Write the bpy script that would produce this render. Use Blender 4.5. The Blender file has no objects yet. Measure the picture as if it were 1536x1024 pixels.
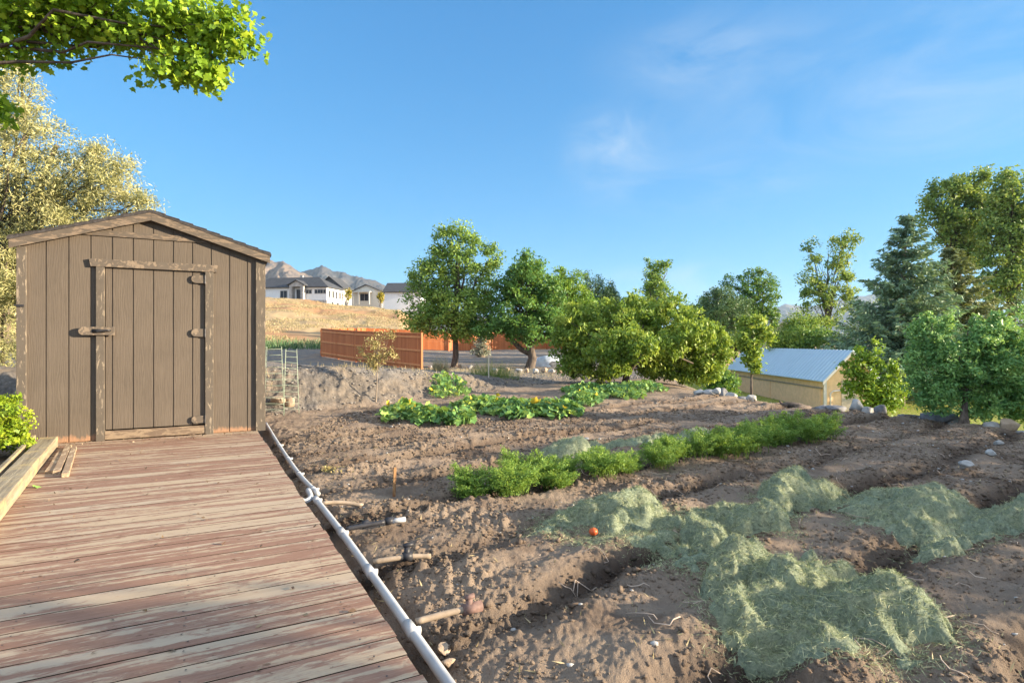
import bpy, math, random
import numpy as np
from mathutils import Vector, Matrix
R = math.radians
rng = np.random.default_rng(7)
random.seed(5)
sc = bpy.context.scene
col = sc.collection
HC, FP = 1.15, 850.0            # eye height above the deck, focal length in px of a 1536 px wide frame

# ------------------------------------------------------------------ naming
def tag(o, label=None, cat=None, group=None, kind=None):
    if label: o['label'] = label
    if cat: o['category'] = cat
    if group: o['group'] = group
    if kind: o['kind'] = kind
    return o

def empty(name, loc, rz=0, label=None, cat=None, group=None):
    o = bpy.data.objects.new(name, None); col.objects.link(o)
    o.location = loc; o.rotation_euler.z = rz
    return tag(o, label, cat, group)

def copy_tree(o, parent=None):
    c = o.copy(); col.objects.link(c)
    if parent: c.parent = parent
    for ch in list(o.children): copy_tree(ch, c)
    return c

def at(px, py, z=-0.13):
    D = FP*(HC-z)/(py-512); return Vector(((px-768)/FP*D, D, z))
def pt(px, py, D):
    return np.array([(px-768)/FP*D, D, HC-(py-512)/FP*D])

# ------------------------------------------------------------------ noise
def _h(ix, iy, s):
    h = (ix.astype(np.int64)*374761393 + iy.astype(np.int64)*668265263 + s*974634777) & 0xffffffff
    h = ((h ^ (h >> 13))*1274126177) & 0xffffffff
    h = (h ^ (h >> 16))*(0x45d9f3b) & 0xffffffff
    return ((h ^ (h >> 15)) & 0xffffff)/float(0xffffff)
def gn(x, y, s=0):
    x = np.asarray(x, float); y = np.asarray(y, float)
    ix = np.floor(x); iy = np.floor(y); fx = x-ix; fy = y-iy
    u = fx*fx*fx*(fx*(fx*6-15)+10); v = fy*fy*fy*(fy*(fy*6-15)+10)
    def g(dx, dy):
        a = _h(ix+dx, iy+dy, s)*2*np.pi
        return np.cos(a)*(fx-dx)+np.sin(a)*(fy-dy)
    return ((g(0,0)*(1-u)+g(1,0)*u)*(1-v)+(g(0,1)*(1-u)+g(1,1)*u)*v)*1.5
def fbm(x, y, s=0, o=4, k=.5):
    t = 0; a = 1
    for i in range(o):
        t = t+a*gn(x*2**i, y*2**i, s+i*17); a *= k
    return t
def sst(a, b, x):
    t = np.clip((x-a)/(b-a), 0, 1); return t*t*(3-2*t)

# ------------------------------------------------------------------ mesh helpers
def mesh_np(name, V, F, mat, parent=None, smooth=True, attrs=None, fattrs=None):
    V = np.asarray(V, np.float32); F = np.asarray(F, np.int32)
    me = bpy.data.meshes.new(name); k = F.shape[1]
    me.vertices.add(len(V)); me.vertices.foreach_set('co', V.ravel())
    me.loops.add(F.size); me.loops.foreach_set('vertex_index', F.ravel())
    me.polygons.add(len(F)); me.polygons.foreach_set('loop_start', np.arange(0, F.size, k, dtype=np.int32))
    try: me.polygons.foreach_set('loop_total', np.full(len(F), k, np.int32))
    except Exception: pass
    if smooth: me.polygons.foreach_set('use_smooth', np.ones(len(F), bool))
    for n, a in (attrs or {}).items():
        me.attributes.new(n, 'FLOAT', 'POINT').data.foreach_set('value', np.asarray(a, np.float32))
    for n, a in (fattrs or {}).items():
        me.attributes.new(n, 'FLOAT', 'FACE').data.foreach_set('value', np.asarray(a, np.float32))
    me.update(calc_edges=True); me.validate()
    if mat: me.materials.append(mat)
    o = bpy.data.objects.new(name, me); col.objects.link(o)
    if parent: o.parent = parent
    return o

class MB:
    def __init__(s): s.v = []; s.f = []; s.r = []
    def add(s, vs, fs, r=None):
        n = len(s.v); s.v += [tuple(map(float, p)) for p in vs]; r = random.random() if r is None else r
        for f in fs: s.f.append([i+n for i in f]); s.r.append(r)
        return s
    def box(s, a, b, M=None, r=None):
        (x0,y0,z0),(x1,y1,z1) = a, b
        vs = [Vector(p) for p in ((x0,y0,z0),(x1,y0,z0),(x1,y1,z0),(x0,y1,z0),(x0,y0,z1),(x1,y0,z1),(x1,y1,z1),(x0,y1,z1))]
        if M: vs = [M @ p for p in vs]
        return s.add(vs, [(0,3,2,1),(4,5,6,7),(0,1,5,4),(1,2,6,5),(2,3,7,6),(3,0,4,7)], r)
    def prism(s, poly, y0, y1, r=None):   # polygon in (x,z), counter-clockwise seen from -y
        n = len(poly); vs = [(x,y0,z) for x,z in poly]+[(x,y1,z) for x,z in poly]
        return s.add(vs, [tuple(range(n)), tuple(range(2*n-1, n-1, -1))]+[(i, i+n, (i+1)%n+n, (i+1)%n) for i in range(n)], r)
    def tube(s, P, rad, n=8, cap=True, r=None):
        P = [Vector(p) for p in P]; m = len(P)
        rad = [rad]*m if isinstance(rad, (int, float)) else list(rad)
        vs = []; t0 = None
        for i, p in enumerate(P):
            t = (P[min(i+1, m-1)]-P[max(i-1, 0)]).normalized()
            if t0 is None:
                a = t.orthogonal().normalized()
            else:
                a = (a-t*a.dot(t)).normalized()
            t0 = t; b = t.cross(a)
            for k in range(n):
                q = 2*math.pi*k/n
                vs.append(p+(a*math.cos(q)+b*math.sin(q))*rad[i])
        fs = [(i*n+k, i*n+(k+1)%n, (i+1)*n+(k+1)%n, (i+1)*n+k) for i in range(m-1) for k in range(n)]
        if cap: fs += [tuple(range(n-1, -1, -1)), tuple((m-1)*n+k for k in range(n))]
        return s.add(vs, fs, r)
    def build(s, name, mat, parent=None, smooth=False, bevel=0):
        me = bpy.data.meshes.new(name); me.from_pydata(s.v, [], s.f)
        me.attributes.new('rnd', 'FLOAT', 'FACE').data.foreach_set('value', np.array(s.r, np.float32))
        if smooth: me.polygons.foreach_set('use_smooth', np.ones(len(s.f), bool))
        me.update()
        if mat: me.materials.append(mat)
        o = bpy.data.objects.new(name, me); col.objects.link(o)
        if parent: o.parent = parent
        if bevel:
            b = o.modifiers.new('bevel', 'BEVEL'); b.width = bevel; b.segments = 2; b.limit_method = 'ANGLE'
        return o

def ico(sub):
    import bmesh
    bm = bmesh.new(); bmesh.ops.create_icosphere(bm, subdivisions=sub, radius=1)
    V = np.array([v.co[:] for v in bm.verts]); F = np.array([[v.index for v in f.verts] for f in bm.faces]); bm.free()
    return V, F
ICO1, ICO2, ICO3 = ico(1), ico(2), ico(3)

# ------------------------------------------------------------------ node helpers
class NT:
    def __init__(s, name):
        s.m = bpy.data.materials.new(name); s.m.use_nodes = True; s.t = s.m.node_tree
        s.b = s.t.nodes['Principled BSDF']; s.out = s.t.nodes['Material Output']
        s.b.inputs['Roughness'].default_value = .85; s.b.inputs['Specular IOR Level'].default_value = .25
    def n(s, t, **kw):
        x = s.t.nodes.new(t)
        for k, v in kw.items(): setattr(x, k, v)
        return x
    def l(s, a, b): s.t.links.new(a, b)
    def put(s, sock, v):
        if isinstance(v, bpy.types.NodeSocket): s.l(v, sock)
        else: sock.default_value = v if not isinstance(v, tuple) or len(v) != 3 or sock.type != 'RGBA' else (*v, 1)
    def obj(s): return s.n('ShaderNodeTexCoord').outputs['Object']
    def pos(s): return s.n('ShaderNodeNewGeometry').outputs['Position']
    def attr(s, a): return s.n('ShaderNodeAttribute', attribute_name=a).outputs['Fac']
    def map(s, v, scale=(1,1,1), rot=(0,0,0), loc=(0,0,0)):
        m = s.n('ShaderNodeMapping'); s.l(v, m.inputs[0])
        m.inputs['Scale'].default_value = scale; m.inputs['Rotation'].default_value = rot; m.inputs['Location'].default_value = loc
        return m.outputs[0]
    def noise(s, v, scale, detail=4, rough=.55, dist=0):
        n = s.n('ShaderNodeTexNoise'); s.l(v, n.inputs['Vector'])
        n.inputs['Scale'].default_value = scale; n.inputs['Detail'].default_value = detail
        n.inputs['Roughness'].default_value = rough; n.inputs['Distortion'].default_value = dist
        return n.outputs[0]
    def voro(s, v, scale, feat='F1'):
        n = s.n('ShaderNodeTexVoronoi', feature=feat); s.l(v, n.inputs['Vector']); n.inputs['Scale'].default_value = scale
        return n.outputs['Distance']
    def ramp(s, f, stops):
        r = s.n('ShaderNodeValToRGB'); s.l(f, r.inputs[0]); e = r.color_ramp.elements
        while len(e) < len(stops): e.new(.5)
        for x, (p, c) in zip(e, stops):
            x.position = p; x.color = (c, c, c, 1) if isinstance(c, (int, float)) else (*c, 1)
        return r.outputs[0]
    def mix(s, f, a, b, mode='MIX'):
        m = s.n('ShaderNodeMix', data_type='RGBA', blend_type=mode)
        s.put(m.inputs[0], f); s.put(m.inputs[6], a); s.put(m.inputs[7], b); return m.outputs[2]
    def math(s, op, a, b=0.0, c=False):
        m = s.n('ShaderNodeMath', operation=op, use_clamp=c); s.put(m.inputs[0], a); s.put(m.inputs[1], b); return m.outputs[0]
    def bump(s, h, st=.5, d=.01):
        b = s.n('ShaderNodeBump'); s.l(h, b.inputs['Height']); b.inputs['Strength'].default_value = st; b.inputs['Distance'].default_value = d
        s.l(b.outputs[0], s.b.inputs['Normal']); return b
    def color(s, c): s.put(s.b.inputs['Base Color'], c)

def plain(name, c, rough=.7, vary=.12, scale=8, metal=0, bump=0):
    g = NT(name); v = g.obj(); n = g.noise(v, scale, 5)
    g.color(g.mix(g.ramp(n, [(.3, 0), (.7, 1)]), tuple(x*(1-vary) for x in c), tuple(min(1, x*(1+vary)) for x in c)))
    g.b.inputs['Roughness'].default_value = rough; g.b.inputs['Metallic'].default_value = metal
    if bump: g.bump(g.noise(v, scale*6, 4), bump, .01)
    return g.m

def leaf_mat(name, cols, trans=.35, rough=.5):
    g = NT(name); r = g.attr('rnd')
    k = len(cols); c = g.ramp(r, [(i/(k-1), x) for i, x in enumerate(cols)])
    g.color(c); g.b.inputs['Roughness'].default_value = rough; g.b.inputs['Specular IOR Level'].default_value = .3
    t = g.n('ShaderNodeBsdfTranslucent'); g.l(g.mix(.5, c, (.30, .36, .03), 'MIX'), t.inputs[0])
    m = g.n('ShaderNodeMixShader'); m.inputs[0].default_value = trans
    g.l(g.b.outputs[0], m.inputs[1]); g.l(t.outputs[0], m.inputs[2]); g.l(m.outputs[0], g.out.inputs[0])
    return g.m

def peel_mat(name, paint, wood, amount=.5, sc_=(6,6,1.2), wood2=None):
    """Old paint flaking off along the grain, bare wood beneath."""
    g = NT(name); v = g.obj(); gv = g.map(v, sc_)
    f = g.noise(gv, 3.2, 7, .65, .4); fine = g.noise(g.map(v, tuple(x*9 for x in sc_)), 3, 4, .6)
    w = g.mix(fine, tuple(x*.62 for x in wood), tuple(min(1, x*1.2) for x in wood))
    if wood2: w = g.mix(g.ramp(g.noise(gv, 1.3, 3), [(.42, 0), (.6, 1)]), w, wood2)
    mk = g.ramp(f, [(amount-.03, 0), (amount+.03, 1)])
    p = g.mix(g.noise(v, 14, 3), tuple(x*.8 for x in paint), tuple(x*1.2 for x in paint))
    g.color(g.mix(mk, w, p)); g.b.inputs['Roughness'].default_value = .8
    h = g.math('ADD', g.math('MULTIPLY', mk, .5), g.math('MULTIPLY', fine, .7)); g.bump(h, .6, .003)
    return g.m

# ------------------------------------------------------------------ terrain
FA = R(37); FS, FC = math.sin(FA), math.cos(FA)
ROWS = [.45, 1.3, 2.12, 3.0, 3.95, 4.85, 5.78, 6.7, 7.6]
SH_A = R(27); SL = np.array([-5.42, 6.24])              # shed front-left corner
ex = np.array([math.cos(SH_A), math.sin(SH_A)]); ey = np.array([-ex[1], ex[0]])
def deck_edge_d(x, y):       # metres to the right of the deck's right edge
    return (x+.27)*.874+(y-1.88)*.485
def xe(y): return np.interp(y, [-20, 2, 4.5, 8.3, 11, 14.2, 18, 34, 60, 200], [17, 11, 9.3, 7.4, 6.0, 4.6, 5.0, 7.5, 17, 70])
def yb(x): return np.interp(x, [-30, -6, -4.3, -2.8, -2, -.5, 2, 5, 30], [9, 9.2, 10, 11.6, 13, 15.3, 18.5, 20, 40])
def zones(x, y):
    s = y-yb(x)+fbm(x*1.1, y*1.1, 5, 3)*.25
    d = (x-xe(y))*.9
    r = np.hypot(x, y)
    soil = (1-sst(-.1, .35, s))*(1-sst(.1, .7, d+fbm(x*.9, y*.9, 9, 3)*.3))
    lawn = sst(.3, 1.2, d+fbm(x*.9, y*.9, 9, 3)*.3)*(1-sst(70, 110, r))
    hill = sst(-1.5, 2.5, r-57+fbm(x*.12, y*.12, 11, 3)*3)*(1-lawn)
    grav = np.clip(1-soil-lawn-hill, 0, 1)
    return soil, grav, hill, lawn
def base_h(x, y):
    x = np.asarray(x, float); y = np.asarray(y, float)
    s = y-yb(x); r = np.hypot(x, y)
    hb = np.interp(x, [-4.5, -2.8, -2, -.5, 1, 2], [.78, .64, .47, .22, .06, 0])
    top = -.15+hb
    zb = -.15+hb*sst(-.2, 1.9, s)+hb*.05*np.sin(x*3)*sst(.3, 1, s)*(1-sst(2, 4, s))
    k = np.clip((y-(yb(x)+1.9))/(28-(yb(x)+1.9)), 0, 1)
    pl = -.3+np.clip((y-34)/24, 0, 1)*.6+np.clip((-x-4.5)*.045, 0, .4)*sst(18, 30, y)
    z = np.where(s > 1.9, top+(pl-top)*k, zb)
    a = x/np.maximum(y, 1e-3); a = np.where(y <= 1, np.where(x < 0, -1.2, 1.0), a)
    A = np.interp(a, [-1.2, -.43, -.3, -.2, -.165, -.1, 0], [10, 9.5, 8.4, 7.4, 4.4, 1.2, 0])
    f = np.clip((r-57)/70, 0, 1)
    z = z+A*(f*.75+.25*f*f)*np.where(y > 1, 1, 0)+np.clip((r-140)/2000, 0, 1)*-6
    d = (x-xe(y))*.9
    z = z-2.75*sst(-.35, 5.5, d)-np.clip((d-5.5)*.02, 0, 3)
    return z
def H(x, y, micro=True):
    x = np.asarray(x, float); y = np.asarray(y, float)
    z = base_h(x, y); r = np.hypot(x, y)
    soil, grav, hill, lawn = zones(x, y)
    de = deck_edge_d(x, y)
    v = -x*FS+y*FC; u = x*FC+y*FS
    vv = v+fbm(u*.55, v*.3, 21, 3)*.16
    fur = 0; wet_shade = 0
    for i, c in enumerate(ROWS):
        st = np.clip(.75+.9*gn(u*.42+i*5.3, i*3.1+0*u, 33), .25, 1.25)
        q = (vv-c)/.115
        fur = fur-.112*st*np.exp(-q*q); wet_shade = np.maximum(wet_shade, np.exp(-((vv-c)/.16)**2)*np.clip(st*1.3, 0, 1))
        fur = fur+.045*st*(np.exp(-((vv-c-.25)/.12)**2)+np.exp(-((vv-c+.25)/.12)**2))
    gm = soil*sst(.25, .75, de)*np.where(y > 0, 1, 1)
    z = z+gm*fur
    if micro:
        lump = fbm(x*1.7, y*1.7, 41, 3)*.024
        rgh = np.clip(.16+1.0*np.maximum(fbm(x*1.3, y*1.3, 57, 2), 0)+1.0*wet_shade, 0, 1)
        cl = np.abs(fbm(x*7, y*7, 51, 3))*.034*rgh+fbm(x*4.2, y*4.2, 53, 2)*.006
        fine = fbm(x*24, y*24, 61, 3, .55)*(.0036+.0075*rgh)
        chunk = np.maximum(fbm(x*11, y*11, 71, 2), 0)**1.3*.042*rgh
        near = 1-sst(12, 18, r)
        z = z+(soil*(lump+(cl+fine+chunk)*near)+(1-soil)*np.where(r < 60, 1, 0)*(lump*.6))*np.clip((de+.2)/.3, .25, 1)
        bk = np.exp(-((y-yb(x)-.9)/.8)**2)*(1-sst(-.2, 1.5, x))
        z = z+bk*(fbm(x*4.2, y*4.2, 81, 5, .65)*.06)+hill*fbm(x*.12, y*.12, 91, 4)*.5*sst(60, 80, r)
        z = z+grav*(1-sst(20, 40, r))*(fbm(x*5, y*5, 83, 3)*.022)
    # trench along the deck, ground under the deck, planting bed left of the timber
    z = z-.07*soil*np.exp(-((de-.10)/.11)**2)
    z = np.where((de < .0) & (y < 8.5), np.minimum(z, -.24)+.0*x, z)
    lx = (x-SL[0])*ex[0]+(y-SL[1])*ex[1]; ly = (x-SL[0])*ey[0]+(y-SL[1])*ey[1]
    left = (x < np.interp(y, [0, 2, 3.65, 6.1, 12], [-1.2, -2.42, -3.52, -5.13, -9])) & (y < 9)
    z = np.where(left, -.03+.02*fbm(x*3, y*3, 95, 3), z)
    bk = np.exp(-((y-yb(x)-.8)/.75)**2)*(1-sst(-.2, 1.5, x))
    return z, wet_shade*soil+bk*(1-soil)*.9, (soil, grav, hill, lawn)  # moist furrows, plus the bank slope's shade carried as a colour mask
def hz(x, y): return float(H(np.array([x]), np.array([y]), True)[0][0])

def make_terrain(mat):
    rr = [.35]
    while rr[-1] < 7000:
        q = rr[-1]; rr.append(q*(1.0056 if q < 17 else 1.013 if q < 170 else 1.05))
    rr = np.array(rr)
    th = np.concatenate([np.arange(-180, -52, 3.0), np.arange(-52, 52, .105), np.arange(52, 180, 3.0)])
    T, Q = np.meshgrid(np.radians(th), rr)
    X = Q*np.sin(T); Y = Q*np.cos(T)
    Z, wet_shade, zn = H(X, Y)
    V = np.stack([X, Y, Z], -1).reshape(-1, 3)
    m, n = X.shape
    i = np.arange(m-1)[:, None]; j = np.arange(n)[None, :]; j2 = (j+1) % n
    F = np.stack([i*n+j+0*j2, i*n+j2+0*j, (i+1)*n+j2, (i+1)*n+j], -1).reshape(-1, 4)
    W = np.stack([w.ravel() for w in zn], 0)
    zf = np.argmax(W[:, F[:, 0]], 0)
    names = ['garden_soil', 'gravel_ground', 'hillside', 'lawn']
    for k, nm in enumerate(names):
        f = F[zf == k]
        ids, inv = np.unique(f, return_inverse=True)
        o = mesh_np(nm, V[ids], inv.reshape(-1, 4), mat, attrs={'soil': W[0][ids], 'grav': W[1][ids], 'hill': W[2][ids], 'lawn': W[3][ids], 'wet_shade': wet_shade.ravel()[ids]})
        tag(o, kind='structure')

def terrain_mat():
    g = NT('ground'); p = g.pos()
    n1 = g.noise(p, 1.2, 6, .6); n2 = g.noise(p, 9, 6, .65); n3 = g.noise(p, 70, 5, .7); n4 = g.noise(p, .35, 4)
    soil = g.mix(g.ramp(n2, [(.3, 0), (.7, 1)]), (.18, .138, .107), (.335, .27, .208))
    soil = g.mix(g.ramp(n1, [(.35, 0), (.62, .75)]), soil, (.32, .25, .185))
    soil = g.mix(g.math('MULTIPLY', n3, .55), soil, (.20, .135, .095))
    soil = g.mix(g.math('MULTIPLY', g.attr('wet_shade'), .95), soil, (.042, .030, .024))
    soil = g.mix(g.ramp(g.noise(p, 1.05, 6, .68, .3), [(.50, 0), (.60, .62)]), soil, (.115, .08, .058))
    specks = g.ramp(g.voro(p, 42), [(.08, 1), (.13, 0)])
    soil = g.mix(g.math('MULTIPLY', specks, g.ramp(n1, [(.5, 0), (.6, .6)])), soil, (.46, .42, .38))
    grav = g.mix(g.ramp(g.voro(p, 22), [(.1, 0), (.7, 1)]), (.27, .255, .24), (.12, .112, .105))
    grav = g.mix(g.ramp(n1, [(.42, 0), (.6, .8)]), grav, (.27, .205, .14))
    grav = g.mix(g.ramp(g.noise(p, 3.5, 5), [(.5, 0), (.62, .6)]), grav, (.13, .12, .11))
    grav = g.mix(g.math('MULTIPLY', g.attr('wet_shade'), .8), grav, g.mix(g.ramp(g.noise(p, 6, 6, .7), [(.4, 0), (.62, 1)]), (.085, .075, .068), (.20, .165, .13)))  # on the bank this darker gravel paints in the slope's shade
    h1 = g.noise(g.map(p, (1, .35, 1)), .5, 8, .7); h2 = g.noise(p, .06, 4, .5)
    hill = g.mix(g.ramp(h1, [(.3, 0), (.7, 1)]), (.27, .19, .105), (.44, .325, .185))
    hill = g.mix(g.ramp(h2, [(.5, 0), (.62, .8)]), hill, (.36, .19, .095))
    hill = g.mix(g.ramp(g.noise(g.map(p, (.5, 2.5, 1)), .05, 4), [(.60, 0), (.66, .7)]), hill, (.20, .18, .07))
    lawn = g.mix(g.ramp(n2, [(.3, 0), (.7, 1)]), (.14, .17, .035), (.36, .34, .09))
    c = g.mix(g.attr('grav'), soil, grav)
    hm = g.math('ADD', g.attr('hill'), g.math('MULTIPLY', g.math('SUBTRACT', g.noise(p, .8, 4), .5), .5))
    c = g.mix(g.ramp(hm, [(.4, 0), (.6, 1)]), c, hill)
    c = g.mix(g.ramp(g.attr('lawn'), [(.3, 0), (.7, 1)]), c, lawn)
    g.color(c); g.b.inputs['Roughness'].default_value = .95; g.b.inputs['Specular IOR Level'].default_value = .1
    g.bump(g.math('ADD', g.noise(p, 40, 6, .75), g.math('MULTIPLY', g.noise(p, 160, 3, .7), .5)), .8, .02)
    return g.m
M_GROUND = terrain_mat()
make_terrain(M_GROUND)

# ------------------------------------------------------------------ foliage
def leaves(C, size, aspect=.5, up=.4, droop=0., out=None, jit=.25, shape='rhomb', dirs=None, fold=.12):
    """One leaf per row of C: returns V, F (quads)."""
    n = len(C)
    a = rng.normal(size=(n, 3))
    if dirs is not None: a = a*.55+dirs
    a[:, 2] -= droop; a /= np.linalg.norm(a, axis=1)[:, None]+1e-9
    nr = rng.normal(size=(n, 3)); nr[:, 2] += up*2
    if out is not None: nr += out
    b = np.cross(nr, a); b /= np.linalg.norm(b, axis=1)[:, None]+1e-9
    nn = np.cross(a, b)
    L = (size*(1+jit*rng.normal(size=n)).clip(.4, 1.8))[:, None]; W = L*aspect
    V = np.empty((n, 4, 3))
    V[:, 0] = C-a*L*.5; V[:, 2] = C+a*L*.5
    V[:, 1] = C+b*W*.5+nn*W*fold-a*L*.08; V[:, 3] = C-b*W*.5+nn*W*fold-a*L*.08
    return V.reshape(-1, 3), np.arange(n*4).reshape(n, 4)

LOBE = np.array([(0,0),(.22,-.05),(.5,.12),(.36,.32),(.47,.55),(.2,.6),(0,1.0),(-.2,.6),(-.47,.55),(-.36,.32),(-.5,.12),(-.22,-.05)])
def lobed(C, size, up=.6, droop=.3, dirs=None, jit=.25, out=None, cup=.12, lobe=LOBE):
    n = len(C); k = len(lobe)
    a = rng.normal(size=(n, 3))
    if dirs is not None: a = a*.6+dirs
    a[:, 2] -= droop; a /= np.linalg.norm(a, axis=1)[:, None]
    nr = rng.normal(size=(n, 3))*.7; nr[:, 2] += up*2
    if out is not None: nr += out
    b = np.cross(nr, a); b /= np.linalg.norm(b, axis=1)[:, None]+1e-9
    nn = np.cross(a, b); L = (size*(1+jit*rng.normal(size=n)).clip(.45, 1.6))[:, None]
    V = np.empty((n, k+1, 3))
    V[:, 0] = C+a*L*.3
    for i, (x, y) in enumerate(lobe):
        V[:, i+1] = C+b*x*L+a*y*L+nn*L*cup*(x*x*2+(y-.4)**2)+nn*L*.05*rng.normal(size=(n, 1))
    F = np.array([[0, i+1, (i+1) % k+1] for i in range(k)])
    F = (F[None]+(np.arange(n)*(k+1))[:, None, None]).reshape(-1, 3)
    return V.reshape(-1, 3), F, k

def blobs_px(bl, D, depth=1.0):
    out = []
    for b in bl:
        px, py, rx, ry = b[:4]; dd = b[4] if len(b) > 4 else 0.
        c = pt(px, py, D); c[1] += dd
        out.append((c, np.array([rx/FP*D, max(rx, ry*.6)/FP*D*depth, ry/FP*D])))
    return out

def clump_points(bl, n_clump, n_leaf, rc, shell=.45, seed=None):
    """Leaf centres gathered in clumps spread through the crown's volume."""
    w = np.array([np.prod(r)**(2/3) for _, r in bl]); w /= w.sum()
    idx = rng.choice(len(bl), n_clump, p=w)
    d = rng.normal(size=(n_clump, 3)); d /= np.linalg.norm(d, axis=1)[:, None]
    t = shell+(1-shell)*rng.random(n_clump)**.6
    cc = np.array([bl[i][0] for i in idx])+d*t[:, None]*np.array([bl[i][1] for i in idx])
    ci = rng.integers(0, n_clump, n_leaf)
    rs = rc*(.6+.8*rng.random(n_clump))
    q = rng.normal(size=(n_leaf, 3)); q /= np.linalg.norm(q, axis=1)[:, None]
    P = cc[ci]+q*(rng.random(n_leaf)**.55*rs[ci])[:, None]*np.array([1, 1, .8])
    cr = rng.random(n_clump)
    return P, np.clip(cr[ci]*.6+rng.random(n_leaf)*.5-.05, 0, 1), cc, d[ci]

def limb(mb, a, b, r0, r1, sag=.1, n=6, wig=.06):
    a = np.array(a, float); b = np.array(b, float); L = np.linalg.norm(b-a)
    P = []
    for i in range(n+1):
        t = i/n
        p = a+(b-a)*t; p[2] += sag*L*math.sin(math.pi*t)
        if 0 < i < n: p += rng.normal(size=3)*wig*L/n*1.5
        P.append(p)
    mb.tube(P, [r0+(r1-r0)*i/n for i in range(n+1)], 6 if r0 < .05 else 9)

M_BARK = None
def bark_mat(name, a, b):
    g = NT(name); v = g.obj(); n = g.noise(g.map(v, (1, 1, .25)), 14, 6, .65)
    g.color(g.mix(g.ramp(n, [(.35, 0), (.65, 1)]), a, b)); g.bump(n, .9, .02); return g.m
M_BARK = bark_mat('bark', (.06, .045, .035), (.16, .125, .10))
M_BARK_PALE = bark_mat('pale_bark', (.14, .11, .085), (.34, .28, .22))

def tree(name, label, cat, base, D, bl, leafm, size, n_clump, n_leaf, rc, trunk=.15, fork=None, aspect=.55, up=.35, droop=.2,
         shell=.45, limbs=10, bark=None, group=None, depth=1.0, stems=None, limb_r=None, blobs=None):
    """Tree from a base point and crown lobes given as (px, py, rx, ry) seen at distance D."""
    bx, by, bz = base; root = empty(name, (bx, by, bz), 0, label, cat, group)
    B = blobs if blobs is not None else blobs_px(bl, D, depth)
    nB = len(B)
    if blobs is None and D > 7 and name not in ('fruit_tree', 'olive_tree'):
        for c_, r_ in list(B):
            for _ in range(2):
                q = rng.random()*math.pi; e_ = c_+np.array([math.cos(q)*r_[0]*1.02, rng.normal()*.3*r_[1], abs(math.sin(q))*r_[2]*1.02])
                B.append((e_, np.array([r_[0]*.17, r_[0]*.17, r_[2]*(.22+.14*rng.random())])))
    P, rnd, cc, out = clump_points(B, n_clump, n_leaf, rc, shell)
    V, F = leaves(P, size, aspect, up, droop, out=out*.8)
    off = np.array([bx, by, bz])
    mesh_np('crown', V-off, F, leafm, root, False, fattrs={'rnd': rnd})
    mb = MB(); cen = np.mean([b[0] for b in B], 0)
    zlo = min(b[0][2]-b[1][2] for b in B)
    top = np.array([cen[0], cen[1], cen[2]+.4*(max(b[0][2]+b[1][2] for b in B)-cen[2])])
    fk = np.array(fork if fork is not None else (bx+(cen[0]-bx)*.4, by+(cen[1]-by)*.4, max(bz+.3*(cen[2]-bz), zlo-.02*(cen[2]-bz))))
    for st in (stems or [(0, 0)]):
        b0 = off+np.array([st[0], st[1], -.15])
        mb.tube([b0-off, b0+np.array([0, 0, .18])-off, (b0+fk)/2-off+rng.normal(size=3)*trunk*.25, fk-off], [trunk*1.45, trunk*1.05, trunk*.9, trunk*.8], 10)
    limb(mb, fk-off, top-off, trunk*.75, trunk*.2, 0, 6)
    lr = limb_r or trunk*.5
    order = rng.permutation(len(cc))[:limbs*3]
    for i, k in enumerate(order):
        t = rng.random()*.75; s0 = fk+(top-fk)*t if i >= nB else fk+(top-fk)*.1*rng.random()
        e = cc[k] if i >= nB else B[i % nB][0]
        big = i < limbs
        limb(mb, s0-off, e-off, lr*(1-.5*t)*(1 if big else .5), lr*.15, .06, 6)
    mb.build('trunk', bark or M_BARK, root, True)
    return root

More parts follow.
